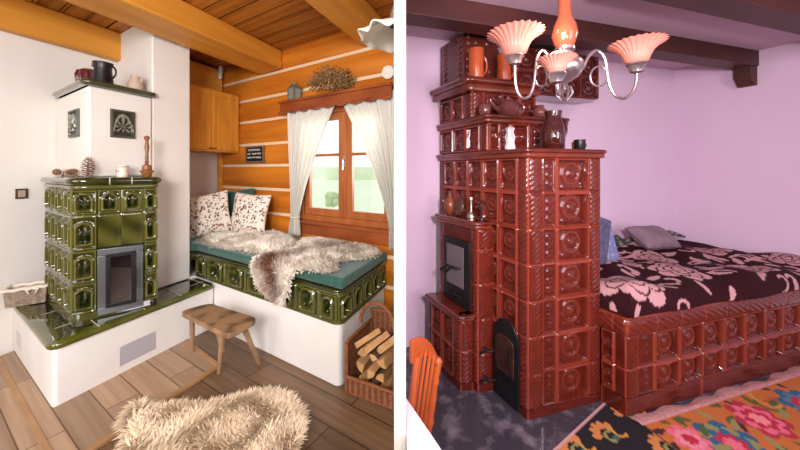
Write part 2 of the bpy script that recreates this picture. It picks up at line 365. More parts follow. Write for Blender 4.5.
# ---- tiled stove
P1=(.150,.245);P2=(.605,.02);P0=(.150,1.0)
stv=thing('tiled_stove','dark green glazed tile stove with glass fire door and arched tiles','stove',L.pt(.38,.4,ZL))
lp=[L.pt(*p)[:2] for p in (P0,(P1[0],P1[1]+.045),(P1[0]+.004,P1[1]+.015),(P1[0]+.016,P1[1]+.002),(P1[0]+.045,P1[1]-.02),(P2[0]-.03,P2[1]+.014),(P2[0]-.008,P2[1]+.008),(P2[0],P2[1]+.03),(.69,.325))]
dd=np.concatenate([[0],np.cumsum(np.hypot(*np.diff(np.array(lp),axis=0).T))]); sc=dd[1]+.012; sR=dd[6]+.01; FW=sR-sc
rows=[.46,.682,.918,1.17,1.356]
cols=[0,.19,.39,(.39+sc)/2,sc, sc+FW*.285,sc+FW*.555,sc+FW*.82,sR,dd[-1]]
def st_tile(x,y,w,h,i,j):
    H,r=arch_tile(x,y,w,h)
    mid=((i==5)|(i==6))
    pl=mid&(j==2)
    e=np.minimum(w/2-np.abs(x),np.minimum(y,h-y))
    Hp=smooth(e,.002,.006)*.008+.0012*np.sin(x*25+y*18); 
    H=np.where(pl,Hp,H); r=np.where(pl,.30+.25*np.sin(x*22+y*30),r)
    dr=mid&(j<2); H=np.where(dr,-.03,H); r=np.where(dr,0,r)
    ed=(i==8); H=np.where(ed,.004,H); r=np.where(ed,.1,r)
    return H,r
b=B(); relief(b,lp,zsamp(.46,1.356,.009),tiled(cols,rows,st_tile),.008)
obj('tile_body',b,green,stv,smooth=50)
b=B(); relief(b,lp,[.419,.425,.44,.452,.46],lambda U,Z:(.014-.010*(Z-.42)/.04,.35+0*U),.03); obj('plinth',b,green,stv)
b=B(); nosing(b,dens(lp,.03),1.388,1.446,.036,inner=.06); nosing(b,dens(lp,.03),1.356,1.390,.018,inner=.06,rel=.5)
b.prism([P0,(P1[0]+.01,P1[1]+.03),(P1[0]+.03,P1[1]),(P2[0],P2[1]+.02),(.69,.329),(.245,.329),(.245,1.0)],1.36,1.444,L)
obj('cornice',b,green,stv,smooth=50)
for q in (.36,.68):
    b=B()
    i=np.array(lp[4])*(1-q)+np.array(lp[5])*q; d=np.array(lp[5])-np.array(lp[4]); d/=np.linalg.norm(d); f=Fr((i[0],i[1]),math.atan2(d[1],d[0]))
    b.grid([[(x,-(.0375*math.sin(PI*k/10)),1.417+.0305*math.cos(PI*k/10)) for x in (-.003,.003)] for k in range(11)],f)
    obj('cornice_joint',b,grout,stv)
# fire door with frame
d=np.array(lp[5])-np.array(lp[4]); ang=math.atan2(d[1],d[0]); a0=sc-dd[4]+FW*.285; wdt=FW*.535
o2=np.array(lp[4])+d/np.linalg.norm(d)*(a0); D=Fr((o2[0],o2[1]),ang)
z0,z1=.43,.916
obj('firebox',B().box((.03,wdt-.03),(.28,.30),(z0+.05,z1-.05),D).box((.02,.03),(0.02,.30),(z0+.05,z1-.05),D).box((wdt-.03,wdt-.02),(0.02,.30),(z0+.05,z1-.05),D).box((.02,wdt-.02),(.0,.30),(z0+.04,z0+.05),D).box((.02,wdt-.02),(.02,.30),(z1-.05,z1-.04),D),soot,stv,smooth=0)
b=B()
def ring(b,x0,x1,zz0,zz1,w,y0,y1,fr):
    b.box((x0,x1),(y0,y1),(zz0,zz0+w),fr); b.box((x0,x1),(y0,y1),(zz1-w,zz1),fr); b.box((x0,x0+w),(y0,y1),(zz0+w,zz1-w),fr); b.box((x1-w,x1),(y0,y1),(zz0+w,zz1-w),fr)
ring(b,0,wdt,z0,z1,.05,-.022,.03,D); obj('door_frame',b,metalg,stv,bevel=.004)
dr=obj('fire_door',(lambda q:(ring(q,.045,wdt-.045,z0+.045,z1-.04,.028,-.035,-.02,D),q)[1])(B()),blackm,stv,bevel=.003)
obj('glass_pane',B().box((.07,wdt-.07),(-.03,-.026),(z0+.07,z1-.065),D),stoveg,dr,smooth=0)
b=B(); b.tube([(wdt-.052,-.035,.60),(wdt-.052,-.065,.605),(wdt-.052,-.065,.74),(wdt-.052,-.035,.745)],.007,D); obj('door_handle',b,blackm,dr)
b=B(); b.lathe([(0,.58),(.012,.58),(.012,.78),(0,.78)],Fr((*D.pt(wdt-.012,-.03)[:2],0),0),8); obj('hinge',b,metalg,stv)
# fire with small logs behind the glass: firewood lies inside the stove
b=B(); b.tube([(.10,.10,.515),(.24,.16,.525)],.028,D); tag(obj('firewood',b,cutw),'pale log lying inside the fire door of the green stove','firewood')
b=B(); b.tube([(.12,.20,.512),(.22,.07,.55)],.022,D); tag(obj('firewood',b,bark),'dark log crossed over the pale log inside the green stove','firewood')
b=B(); 
for sx in (.0,): b.lathe([(.018,ZL+.001),(.022,ZL+.02),(.014,ZL+.04)],Fr((*L.pt(P2[0]-.03,P2[1]-.0)[:2],0),0),10)
obj('foot',b,blackm,stv)
# ---- plastered hood with green shelf and two vent tiles
hd=thing('stove_hood','cream plastered hood rising above the green tile stove with a green shelf rim','hood',L.pt(.4,.7,1.445))
obj('plaster_body',B().box((.245,.688),(.32,1.175),(1.4465,2.14),L),cream,hd,bevel=.018)
b=B(); b.box((.235,.68),(.31,1.175),(2.138,2.186),L)
nosing(b,dens([L.pt(*p)[:2] for p in [(.235,1.09)]+arc(.26,.335,.025,PI,1.5*PI,5)+[(.690,.31)]],.03),2.138,2.188,.035,inner=.04)
obj('shelf',b,mat('olive_black_glaze',(.030,.032,.012),.14,(.05,.052,.02),10,coat=1),hd,smooth=50)
def vent(fr,x0,x1,zz0,zz1,y,axis):
    # decorative cast tile: frame with an arched fan
    w=x1-x0;h=zz1-zz0
    n=36; xs=np.linspace(0,w,n); zs=np.linspace(0,h,n); X,Z=np.meshgrid(xs,zs)
    e=np.minimum(np.minimum(X,w-X),np.minimum(Z,h-Z)); H=smooth(e,0,.006)*.018-smooth(e,.02,.026)*.014
    cx=w/2; rr=np.hypot((X-cx)/(w*.36),(Z-h*.22)/(h*.58)); inside=(rr<1)&(Z>h*.2)
    an=np.arctan2(X-cx,Z-h*.40); fan=inside*(np.cos(an*8)>.1); H=H+fan*.012; ringm=(np.abs(rr-1)<.1)&(Z>h*.2); H=H+ringm*.01
    r=np.clip(fan*.9+ringm*.8+(e<.02)*.12,0,1)
    b=B()
    P=np.stack([x0+X,y-H,zz0+Z],-1) if axis==0 else np.stack([y-H,x0+X,zz0+Z],-1)
    b.grid(P,fr,r); 
    if axis==0: b.box((x0,x1),(y,y+.01),(zz0,zz1),fr)
    else: b.box((y,y+.01),(x0,x1),(zz0,zz1),fr)
    return b
ventm=mat('vent_glaze',(.025,.022,.008),.45,coat=.1,rel=(.26,.26,.20))
obj('vent_tile',vent(L,.381,.553,1.760,1.990,.318,0),ventm,hd)
obj('vent_tile',vent(L,.515,.755,1.762,1.985,.243,1),ventm,hd)
# ---- things on the hood shelf
ZS=2.189
def handle(b,c,r,z,w,h,th,fr,ang=0,n=14):
    ca,sa=math.cos(ang),math.sin(ang)
    pts=[(c[0]+ca*(r+w*math.sin(PI*k/n)),c[1]+sa*(r+w*math.sin(PI*k/n)),z-h/2*math.cos(PI*k/n)) for k in range(n+1)]
    b.tube(pts,th,fr,6)
def vessel(name,label,cat,p,prof,m,hd_=None,spout=None,n=28,inner=True,hm=None,group=None):
    t=thing(name,label,cat,p,group); f=Fr(p,0.)
    pr=list(prof)
    if inner: pr=pr+[(max(r-.004,.002),z) for r,z in reversed(prof[1:])]
    b=B(); b.lathe([(0.001,prof[0][1])]+pr,f,n)
    if spout: 
        a,z,l=spout; b.tube([(math.cos(a)*q,math.sin(a)*q,zz) for q,zz in ((prof[0][0]*.6,z-.03),(prof[0][0]*.9,z),(prof[0][0]+l,z+l*.6))],[.018,.014,.009],f,8)
    obj('body',b,m,t,smooth=50)
    if hd_:
        b=B(); handle(b,(0,0),hd_[0],hd_[1],hd_[2],hd_[3],hd_[4],f,hd_[5]); obj('handle',b,hm or m,t)
    return t
yaw=math.atan2(.9376,.3478)
t=vessel('enamel_jug','black enamel jug with a large handle on the stove hood shelf','jug',L.pt(.37,.44,ZS),[(.070,0),(.066,.02),(.056,.12),(.058,.155),(.066,.178)],blackm,(.054,.10,.062,.11,.007,-.1))
b=B(); b.prism([(-.056,-.025),(-.095,0),(-.056,.025)],.15,.178,Fr(L.pt(.37,.44,ZS),0.)); obj('spout',b,blackm,t)
b=B(); f=Fr(L.pt(.325,.62,ZS),0.)
f3=lambda a,k:.10*math.cos(10*a+k*4)
b=B(); b.lathe([(.01,.0),(.05,.005),(.074,.04),(.078,.085),(.066,.125),(.03,.145),(.02,.13)],f,60,fl=f3); tag(obj('cake_mould',b,mat('maroon_enamel',(.08,.012,.014),.15,(.35,.22,.2),14,contrast=(.6,.68),coat=.6),bevel=0),'maroon ribbed ceramic cake mould beside the black jug on the hood','mould')
t=vessel('clay_pitcher','small pale clay pitcher at the right end of the hood shelf','pitcher',L.pt(.590,.42,ZS),[(.050,0),(.058,.035),(.050,.08),(.030,.105),(.034,.135)],mat('pale_clay',(.52,.40,.30),.7),(.028,.10,.034,.06,.006,0.))
# ---- things on the stove top
ZT=1.4465
def cone(b,p,r,h,tilt=0,az=0,n=70):
    f=W; M=Matrix.Translation(p)@Matrix.Rotation(az,4,'Z')@Matrix.Rotation(tilt,4,'Y')
    def T(v): return [tuple(M@Vector(q)) for q in v]
    for i in range(n):
        k=i/(n-1); a=i*2.39996; z=h*(.04+.93*k); rr=r*math.sin(PI*min(1,.18+.80*k))**.75
        ca,sa=math.cos(a),math.sin(a); tx,ty=-sa,ca; w=rr*.36+.002; 
        v=[(ca*rr*.3,sa*rr*.3,z),(ca*rr*.85+tx*w,sa*rr*.85+ty*w,z+h*.03),(ca*rr*1.15,sa*rr*1.15,z+h*.075),(ca*rr*.85-tx*w,sa*rr*.85-ty*w,z+h*.03),(ca*rr*.55,sa*rr*.55,z+h*.01)]
        b.add(T(v),[(0,1,2,3),(4,1,0),(4,2,1),(4,3,2),(4,0,3)],W,[0,.45,1,.45,0])
    b.add(T([(0.3*r*math.cos(a),.3*r*math.sin(a),0) for a in (0,2,4)]+[(0,0,h*.95)]),[(0,1,2),(0,3,1),(1,3,2),(2,3,0)],W,0)
b=B(); cone(b,L.pt(.233,.268,ZT),.040,.155,n=64); tag(obj('pine_cone',b,conem,smooth=0),'large upright pine cone on the stove top against the hood','pine cone')
spots=[(.200,.42,.0,.2,'small pine cone in the heap nearest the tall upright cone'),(.19,.53,1.3,.0,'small pine cone lying second from the tall upright cone'),(.20,.64,1.4,2.,'small pine cone lying in the middle of the heap'),(.19,.75,.3,1.,'small pine cone second from the left end of the heap'),(.2,.86,1.35,3.,'small pine cone at the left end of the heap on the stove')]
for s,tt,ti,az,lb in spots:
    b=B(); p=L.pt(s,tt,ZT+(.03 if ti>.6 else 0)); cone(b,p,.027,.062,ti,az,30); tag(obj('pine_cone',b,conem,smooth=0),lb,'pine cone','small pine cones on the stove top')
t=thing('oil_burner','small cream ceramic oil burner between the pine cones and the wooden mortar','oil burner',L.pt(.430,.215,ZT)); f=Fr(L.pt(.430,.215,ZT),-.3)
b=B(); b.lathe([(.001,0),(.034,0),(.038,.024),(.031,.072),(.041,.086),(.041,.091),(.031,.086),(.001,.075)],f,24); obj('body',b,mat('cream_ceramic',(.70,.58,.47),.4),t)
b=B()
for x,z in ((-.012,.045),(.012,.045),(0,.03)): b.ball((x,-.0345,z),(.005,.004,.006),f,6)
obj('air_holes',b,mat('dark_hole',(.06,.03,.02),.9),t)
t=thing('wooden_mortar','turned wooden mortar bowl with tall carved pestle at the right of the stove top','mortar',L.pt(.575,.14,ZT)); f=Fr(L.pt(.575,.14,ZT),0.); mw=mat('mortar_wood',(.34,.13,.04),.4,(.24,.08,.02),12,coat=.2)
b=B(); b.lathe([(.001,0),(.024,0),(.030,.012),(.046,.045),(.048,.050),(.042,.048),(.030,.03),(.001,.02)],f,26); obj('bowl',b,mw,t)
b=B(); b.lathe([(.001,.035),(.022,.04),(.034,.06),(.030,.088),(.014,.10),(.010,.11),(.016,.12),(.010,.13),(.013,.15),(.010,.19),(.018,.24),(.012,.275),(.009,.29),(.018,.31),(.020,.325),(.010,.335),(.001,.336)],f,18); obj('pestle',b,mat('pestle_wood',(.24,.09,.03),.4,(.16,.05,.015),12),t)
# ---- wicker basket on the ledge
def wicker(b,poly,z0,z1,fr,n=9,amp=.004,step=.012,flare=0):
    cx=sum(p[0] for p in poly)/len(poly);cy=sum(p[1] for p in poly)/len(poly)
    pp=dens(list(poly)+[poly[0]],step)
    zs=np.linspace(z0,z1,n*4+1); P=[];rl=[]
    c=np.array([cx,cy])
    for i,z in enumerate(zs):
        k=(z-z0)/(z1-z0); row=[];rr=[]
        for j,p in enumerate(pp[:-1]):
            d=(p-c); q=c+d*(1+flare*k); dn=d/np.linalg.norm(d)
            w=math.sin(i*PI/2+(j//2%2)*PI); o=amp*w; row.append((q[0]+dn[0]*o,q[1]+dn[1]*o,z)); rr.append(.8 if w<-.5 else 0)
        P.append(row);rl.append(rr)
    b.grid(P,fr,rl,closed=True)
bk=thing('wicker_basket','small pale wicker basket with a cloth liner at the left end of the ledge','basket',L.pt(.04,.92,ZL+.005))
f=Fr(L.pt(.045,.90,ZL+.006),angA-.45)
sx,sy=.125,.09; poly=[(-.02,-sy),(sx+.02,-sy),(sx+.02,sy),(-.02,sy)]
bf=Fr(L.pt(.062,1.02,ZL+.0045),math.atan2(*( (np.array(L.pt(.20,.86))-np.array(L.pt(-.03,1.0)))[[1,0]]) ))
poly=[(-.115,-.075),(.095,-.075),(.095,.06),(-.115,.06)]
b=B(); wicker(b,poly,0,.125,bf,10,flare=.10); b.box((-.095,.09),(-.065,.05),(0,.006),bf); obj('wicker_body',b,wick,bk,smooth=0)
b=B(); pp=[(x*1.1,y*1.1,.132+.004*math.sin(i*1.7)) for i,(x,y) in enumerate(dens(poly+[poly[0]],.02))]; b.tube(pp,.013,bf,8)
b.prism([(x*1.02,y*1.02) for x,y in poly],.105,.118,bf)
for k in (-1,1): b.tube([(.03,-.088,.130),(.03+k*.03,-.094,.12),(.03+k*.018,-.094,.09)],[.008,.011,.004],bf,6)
obj('cloth_liner',b,linen,bk)
# light switch
t=thing('light_switch','brown square light switch on the plastered wall above the wicker basket','light switch',L.pt(.033,1.172,1.26))
obj('plate',B().box((-.003,.069),(1.168,1.179),(1.26,1.345),L),mat('switch_brown',(.09,.05,.035),.35),t,bevel=.003)
obj('rocker',B().box((.012,.054),(1.160,1.168),(1.275,1.33),L),mat('switch_beige',(.42,.32,.24),.35),t,bevel=.003)

# ---- tiled sleeping platform
pf=thing('tiled_platform','long white plastered sleeping platform with a band of green arched tiles','platform bed',L.pt(1.45,-.6,0))
cn=arc(1.15,-1.555,.05,PI,1.5*PI,6)
obj('plaster_base',B().prism([(1.098,.32)]+cn+[(1.865,-1.607),(1.865,1.17),(1.04,1.17),(1.04,.34)],0,.436,L),plaster,pf,bevel=.005)
pl2=[(1.092,.322)]+arc(1.152,-1.55,.06,PI,1.5*PI,6)+[(1.868,-1.612)]
lp2=[L.pt(*p)[:2] for p in pl2]; dd2=np.concatenate([[0],np.cumsum(np.hypot(*np.diff(np.array(lp2),axis=0).T))])
tc_=[.413,.13,-.211,-.529,-.812,-1.174,-1.418]; cs=[0]+[.322-q for q in tc_[1:]]+[dd2[1]+.03,dd2[1]+.06+.13,dd2[1]+.35,dd2[1]+.51,dd2[1]+.67,dd2[-1]+.001]
b=B(); relief(b,lp2,zsamp(.436,.636,.008),tiled(cs,[.440,.636],lambda x,y,w,h,i,j:arch_tile(x,y,w,h)),.008)
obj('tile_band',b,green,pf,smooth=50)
b=B(); nosing(b,dens(lp2,.03),.650,.680,.022,inner=.06); nosing(b,dens(lp2,.03),.634,.652,.008,inner=.05,rel=.6); nosing(b,dens(lp2,.03),.430,.444,.010,inner=.02,rel=.5)
b.prism([(1.10,.32)]+cn+[(1.86,-1.6),(1.86,1.17),(1.04,1.17),(1.04,.34)],.60,.672,L)
obj('rim',b,green,pf,smooth=50)
# seat cushion
b=B(); b.box((1.075,1.862),(-1.66,1.10),(.684,.760),L)
cu=tag(obj('seat_cushion',B().prism([(1.085,.318),(1.085,-1.64),(1.862,-1.64),(1.862,1.10),(1.045,1.10),(1.045,.342)],.684,.757,L),fabg,bevel=.02),'long flat dark green mattress pad covering the tiled platform','mattress')
def pillow(name,label,cat,cen,wx,wy,th,rot,m,col=None,n=36,group=None):
    # rot: Euler of the pillow whose plane is local XZ
    M=Matrix.Translation(cen)@Euler(rot).to_matrix().to_4x4(); b=B()
    for side in (-1,1):
        P=[];C=[]
        for i in range(n+1):
            row=[];rc=[]
            for j in range(n+1):
                u=-1+2*j/n; v=-1+2*i/n
                e=max(0,(1-abs(u)**3))*max(0,(1-abs(v)**3)); pinch=1-.07*(1-abs(u*v))*(max(abs(u),abs(v))**4)
                y=side*(th/2*e**.5+.0015)+.004*math.sin(5*u+3*v)
                row.append(tuple(M@Vector((u*wx/2*pinch,y,v*wy/2*pinch)))); rc.append(col(u,v) if col else (1,1,1))
            P.append(row if side<0 else row[::-1]);C.append(rc if side<0 else rc[::-1])
        b.grid(P,W,0.,C if col else None)
    return tag(obj(name,b,m,smooth=60),label,cat,group)
spk=[(rng.uniform(-1,1),rng.uniform(-1,1),rng.uniform(.03,.085),rng.uniform(.5,1.),rng.random(),rng.uniform(0,PI)) for _ in range(190)]
def prn(u,v):
    c=(.78,.70,.60)
    for x,y,r,k,q,a in spk:
        dx,dy=u-x,v-y; xx=dx*math.cos(a)+dy*math.sin(a); yy=-dx*math.sin(a)+dy*math.cos(a)
        if (xx/r)**2+(yy/(r*k*.7))**2<1: c=(.10,.05,.045) if q<.5 else ((.34,.14,.09) if q<.8 else (.16,.17,.17))
    return c
angw=math.atan2(.5232,-.8522)
pillow('throw_pillow','white throw pillow with small dark animal print standing nearer the window','pillow',(-1.70,3.50,1.005),.47,.46,.12,(-.22,.05,-.25),printf,prn,90)
pillow('throw_pillow','white throw pillow with dark print leaning next to the chimney corner','pillow',(-2.13,3.46,1.010),.44,.46,.12,(-.20,-.20,.15),printf,prn,90)
pillow('back_cushion','dark green cushion standing in the corner between and behind the printed pillows','cushion',(-1.985,3.74,1.03),.46,.46,.10,(-.15,-.1,.1),fabg)
pillow('bolster_cushion','dark green cushion squeezed between the chimney and the left printed pillow','cushion',(-2.335,3.50,.94),.34,.36,.10,(-.1,0,.3),fabg)
# ---- fleeces
def inside(poly,x,y):
    c=np.zeros(len(x),bool); n=len(poly)
    for i in range(n):
        x1,y1=poly[i];x2,y2=poly[(i+1)%n]
        k=((y1>y)!=(y2>y))&(x<(x2-x1)*(y-y1)/(y2-y1+1e-12)+x1); c^=k
    return c
def edist(poly,x,y):
    d=np.full(len(x),9.); n=len(poly)
    for i in range(n):
        a=np.array(poly[i]);c=np.array(poly[(i+1)%n])-a; t=np.clip(((x-a[0])*c[0]+(y-a[1])*c[1])/(c@c),0,1)
        d=np.minimum(d,np.hypot(x-a[0]-t*c[0],y-a[1]-t*c[1]))
    return d
def rounded(poly,it=3):
    for _ in range(it):
        q=[]
        for i in range(len(poly)):
            a=np.array(poly[i]);c=np.array(poly[(i+1)%len(poly)]); q+=[tuple(a*.75+c*.25),tuple(a*.25+c*.75)]
        poly=q
    return poly
def fleece(name,label,poly,surf,m,count,ln,th,patch=None,seed=1,wid=.006,sink=0):
    g=np.random.default_rng(seed); poly=rounded(poly,2); A=np.array(poly); lo,hi=A.min(0),A.max(0)
    x=g.uniform(lo[0],hi[0],count*3);y=g.uniform(lo[1],hi[1],count*3); k=inside(poly,x,y); x,y=x[k][:count],y[k][:count]
    def H(x,y,lift=1):
        d=edist(poly,x,y); hgt=th*np.sqrt(np.clip(d/.10,0,1))*(1+.28*np.sin(x*17+1)*np.sin(y*15+2))
        return surf(x,y,hgt*lift)
    b=B()
    # skin under the wool
    nx=ny=60; X,Y=np.meshgrid(np.linspace(lo[0],hi[0],nx),np.linspace(lo[1],hi[1],ny)); ins=inside(poly,X.ravel(),Y.ravel())
    P=H(X.ravel(),Y.ravel(),.7); F=[]
    for i in range(ny-1):
        for j in range(nx-1):
            q=(i*nx+j,i*nx+j+1,(i+1)*nx+j+1,(i+1)*nx+j)
            if all(ins[t] for t in q): F.append(q)
    r0=patch(X.ravel(),Y.ravel()) if patch else np.full(nx*ny,.5)
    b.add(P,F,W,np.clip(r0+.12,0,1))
    # locks
    p0=H(x,y,.65); e=.01; dx=H(x+e,y,.65)-p0; dy=H(x,y+e,.65)-p0; nn=np.cross(dx,dy); nn/=np.linalg.norm(nn,axis=1)[:,None]+1e-9
    ang=2.2*np.sin(x*9+y*4)+2.*np.sin(y*11-x*5)+g.normal(0,.7,len(x)); d=edist(poly,x,y)
    u=dx/(np.linalg.norm(dx,axis=1)[:,None]);v=dy/(np.linalg.norm(dy,axis=1)[:,None])
    # wool at the border leans outwards
    gx=edist(poly,x+e,y)-d; gy=edist(poly,x,y+e)-d; ed=np.clip(1-d/.06,0,1)[:,None]
    dirv=(np.cos(ang)[:,None]*u+np.sin(ang)[:,None]*v)*(1-ed)-(gx[:,None]*u+gy[:,None]*v)/e*ed*1.2
    dirv/=np.linalg.norm(dirv,axis=1)[:,None]+1e-9
    l=(ln*g.uniform(.6,1.3,len(x)))[:,None]; sd=np.cross(nn,dirv); w=wid*g.uniform(.6,1.3,len(x))[:,None]
    j=g.normal(0,.004,(len(x),3))
    q1=p0+nn*l*.5+dirv*l*.25+j; q2=p0+nn*l*.75+dirv*l*.75+j*2
    mid=nn*w*.6
    V=np.stack([p0-sd*w,p0+sd*w,q1-sd*w*.9,q1+mid*.8,q1+sd*w*.9,q2],1).reshape(-1,3)
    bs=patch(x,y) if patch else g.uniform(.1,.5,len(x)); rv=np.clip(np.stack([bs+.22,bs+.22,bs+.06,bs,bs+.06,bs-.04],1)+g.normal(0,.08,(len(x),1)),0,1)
    F=[]
    for i in range(len(x)):
        k=i*6; F+=[(k,k+3,k+2),(k,k+1,k+3),(k+1,k+4,k+3),(k+2,k+3,k+5),(k+3,k+4,k+5)]
    b.add(V,F,W,rv.ravel())
    return tag(obj(name,b,m,smooth=70),label,'sheepskin')
def topsurf(z): 
    return lambda s,t,h: L.w(np.stack([s,t,z+h],1))
Z0=.762
def drape(edge,z):   # over the platform edge: q left of edge hangs straight down
    def f(s,t,h):
        ov=np.clip(edge-s,0,9); a=np.clip(ov/.05,0,1)*PI/2; 
        ss=np.where(ov>0,edge-.03*np.sin(a)-h*np.sin(a),s); zz=np.where(ov>0,z-.03*(1-np.cos(a))-np.clip(ov-.05,0,9)+h*np.cos(a),z+h)
        return L.w(np.stack([ss,t,zz],1))
    return f
cpoly=[(1.09,.10),(1.22,.46),(1.45,.42),(1.70,.10),(1.80,-.2),(1.70,-.55),(1.45,-.82),(1.20,-.74),(1.13,-.45),(1.10,-.15)]
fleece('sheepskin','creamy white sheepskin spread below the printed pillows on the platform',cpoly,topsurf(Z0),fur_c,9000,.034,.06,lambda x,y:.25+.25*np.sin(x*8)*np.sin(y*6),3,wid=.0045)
bpoly=[(.90,-.74),(.80,-.88),(.76,-1.06),(.80,-1.15),(1.0,-1.17),(1.04,-1.25),(1.07,-1.42),(1.14,-1.56),(1.30,-1.40),(1.42,-1.50),(1.56,-1.62),(1.72,-1.66),(1.83,-1.50),(1.84,-1.1),(1.84,-.72),(1.62,-.66),(1.42,-.86),(1.16,-.74),(1.02,-.70)]
def bp(x,y):
    m=np.exp(-((x-1.05)**2/.05+(y+.92)**2/.03))+.7*np.exp(-((x-1.5)**2/.04+(y+1.15)**2/.05))+.6*np.exp(-((x-1.72)**2/.01+(y+1.4)**2/.05))+.5*np.exp(-((x-.83)**2/.01+(y+1.0)**2/.01))
    return np.clip(m*1.0-.06+.18*np.sin(x*31)*np.sin(y*27),0,.95)
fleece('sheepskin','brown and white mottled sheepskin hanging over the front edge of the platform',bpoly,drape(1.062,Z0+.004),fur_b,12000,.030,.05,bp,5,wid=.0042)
fp=[(-1.66,1.93),(-1.60,1.95),(-1.52,1.885),(-1.38,1.93),(-1.22,1.91),(-1.08,1.97),(-.93,2.04),(-.78,2.04),(-.64,1.93),(-.565,1.83),(-.53,1.66),(-.56,1.45),(-.8,1.3),(-1.15,1.32),(-1.38,1.5),(-1.47,1.68),(-1.62,1.80)]
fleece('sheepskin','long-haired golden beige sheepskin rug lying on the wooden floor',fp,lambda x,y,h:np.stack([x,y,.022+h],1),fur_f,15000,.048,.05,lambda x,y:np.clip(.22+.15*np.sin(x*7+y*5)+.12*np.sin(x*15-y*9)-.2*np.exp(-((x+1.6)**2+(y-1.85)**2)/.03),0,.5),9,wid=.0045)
# ---- stool
st=thing('wooden_stool','small rustic wooden stool with splayed legs standing beside the ledge','stool',(-1.38,2.32,0))
tops=[(-1.695,2.40),(-1.56,2.52),(-1.30,2.43),(-1.052,2.265),(-1.115,2.075),(-1.35,2.18)]
q4=[np.array(q) for q in [(-1.70,2.39),(-1.56,2.54),(-1.04,2.28),(-1.13,2.04)]]; sp=[]
for k in range(4):
    a,c,d=q4[k-1],q4[k],q4[(k+1)%4]; u=c+(a-c)/np.linalg.norm(a-c)*.06; v=c+(d-c)/np.linalg.norm(d-c)*.06
    sp+=[tuple(u*(1-q)**2+c*2*q*(1-q)+v*q*q) for q in (0,.25,.5,.75,1)]
b=B(); b.prism(sp,.375,.412); obj('seat',b,stoolw,st,bevel=.006)
for (a,c) in (((-1.61,2.39),(-1.715,2.50)),((-1.15,2.15),(-1.29,2.235)),((-1.14,2.27),(-1.15,2.50)),((-1.42,2.37),(-1.43,2.55))):
    pass
legs=[((-1.60,2.38),(-1.715,2.54)),((-1.20,2.14),(-1.335,2.21)),((-1.15,2.24),(-1.12,2.50)),((-1.50,2.45),(-1.56,2.66))]
legs=[((-1.58,2.40),(-1.67,2.50)),((-1.20,2.15),(-1.31,2.26)),((-1.14,2.24),(-1.20,2.44)) ,((-1.52,2.46),(-1.50,2.60))]
legs=[((-1.60,2.385),(-1.70,2.54)),((-1.24,2.17),(-1.335,2.285)),((-1.12,2.22),(-1.09,2.40)),((-1.50,2.46),(-1.46,2.56))]
for a,c in legs:
    b=B(); b.tube([(c[0],c[1],0.002),(a[0],a[1],.376)],[.014,.020],n=10); obj('leg',b,legw,st)
# ---- log basket and split logs
lb=thing('log_basket','reddish wicker firewood basket with a hoop handle beside the platform end','basket',(-.18,2.18,0))
FL,FR_,BR,BL=(-.358,2.080),(-.034,1.925),(-.034,2.32),(-.225,2.405)
fl=[FL,FR_,BR,BL]
b=B()
cx,cy=-.16,2.18
def panel(b,p,q,z0a,z1a,z0b,z1b,n=12):
    p=np.array(p);q=np.array(q); ln=np.linalg.norm(q-p); m=int(ln/.011)+2; d=(q-p)/ln; nrm=np.array([d[1],-d[0]]); P=[];rl=[]
    for i in range(n*3+1):
        k=i/(n*3); row=[];rr=[]
        for j in range(m):
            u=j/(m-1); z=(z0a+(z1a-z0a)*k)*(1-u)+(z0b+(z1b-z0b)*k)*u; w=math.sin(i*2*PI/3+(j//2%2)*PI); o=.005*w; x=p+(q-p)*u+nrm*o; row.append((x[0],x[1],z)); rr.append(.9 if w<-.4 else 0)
        P.append(row);rl.append(rr)
    b.grid(P,W,rl)
panel(b,FL,FR_,.004,.11,.004,.11,8); panel(b,BL,FL,.004,.34,.004,.34,20); panel(b,BR,BL,.004,.42,.004,.42,22); panel(b,FR_,BR,.004,.34,.004,.34,20)
b.prism(fl,.004,.02)
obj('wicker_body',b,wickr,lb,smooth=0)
b=B()
for p,q,z in ((FL,FR_,.115),(BL,FL,.345),(BR,BL,.425),(FR_,BR,.345)): b.tube([(*p,z),(*q,z)],.012)
for p in fl: b.tube([(*p,0.003),(*p,.34)],.013)
obj('rim',b,wickr,lb)
b=B(); A_=np.array([-.285,2.245]);C_=np.array([-.040,2.13]); b.tube([(*(A_+(C_-A_)*(.5-.5*math.cos(PI*k/16))),.40+.16*math.sin(PI*k/16)) for k in range(17)],.013); obj('hoop_handle',b,wickr,lb)
def splitlog(c,r,ln,az,el,roll,label,m=cutw):
    M=Matrix.Translation(c)@Matrix.Rotation(az,4,'Z')@Matrix.Rotation(el,4,'X')@Matrix.Rotation(roll,4,'Y')
    pts=[(0,0)]+[(r*math.cos(a),r*math.sin(a)) for a in np.linspace(-.75,.75,7)]
    n=len(pts); v=[tuple(M@Vector((x-r*.5,-ln/2,z))) for x,z in pts]+[tuple(M@Vector((x-r*.5,ln/2,z))) for x,z in pts]
    t=thing('split_log',label,'firewood',tuple(M@Vector((0,0,0))),'split logs in the wicker basket')
    b=B(); b.add(v,[tuple(range(n)),tuple(range(n,2*n))[::-1]]+[(i+n,(i+1)%n+n,(i+1)%n,i) for i in (0,n-1)],W); obj('split_wood',b,cutw,t,smooth=0,bevel=.002)
    b=B(); 
    for k in range(1,n-1): b.add([v[k],v[k+1],v[k+1+n],v[k+n]],[(3,2,1,0)],W)
    obj('bark',b,bark,t)
    return t
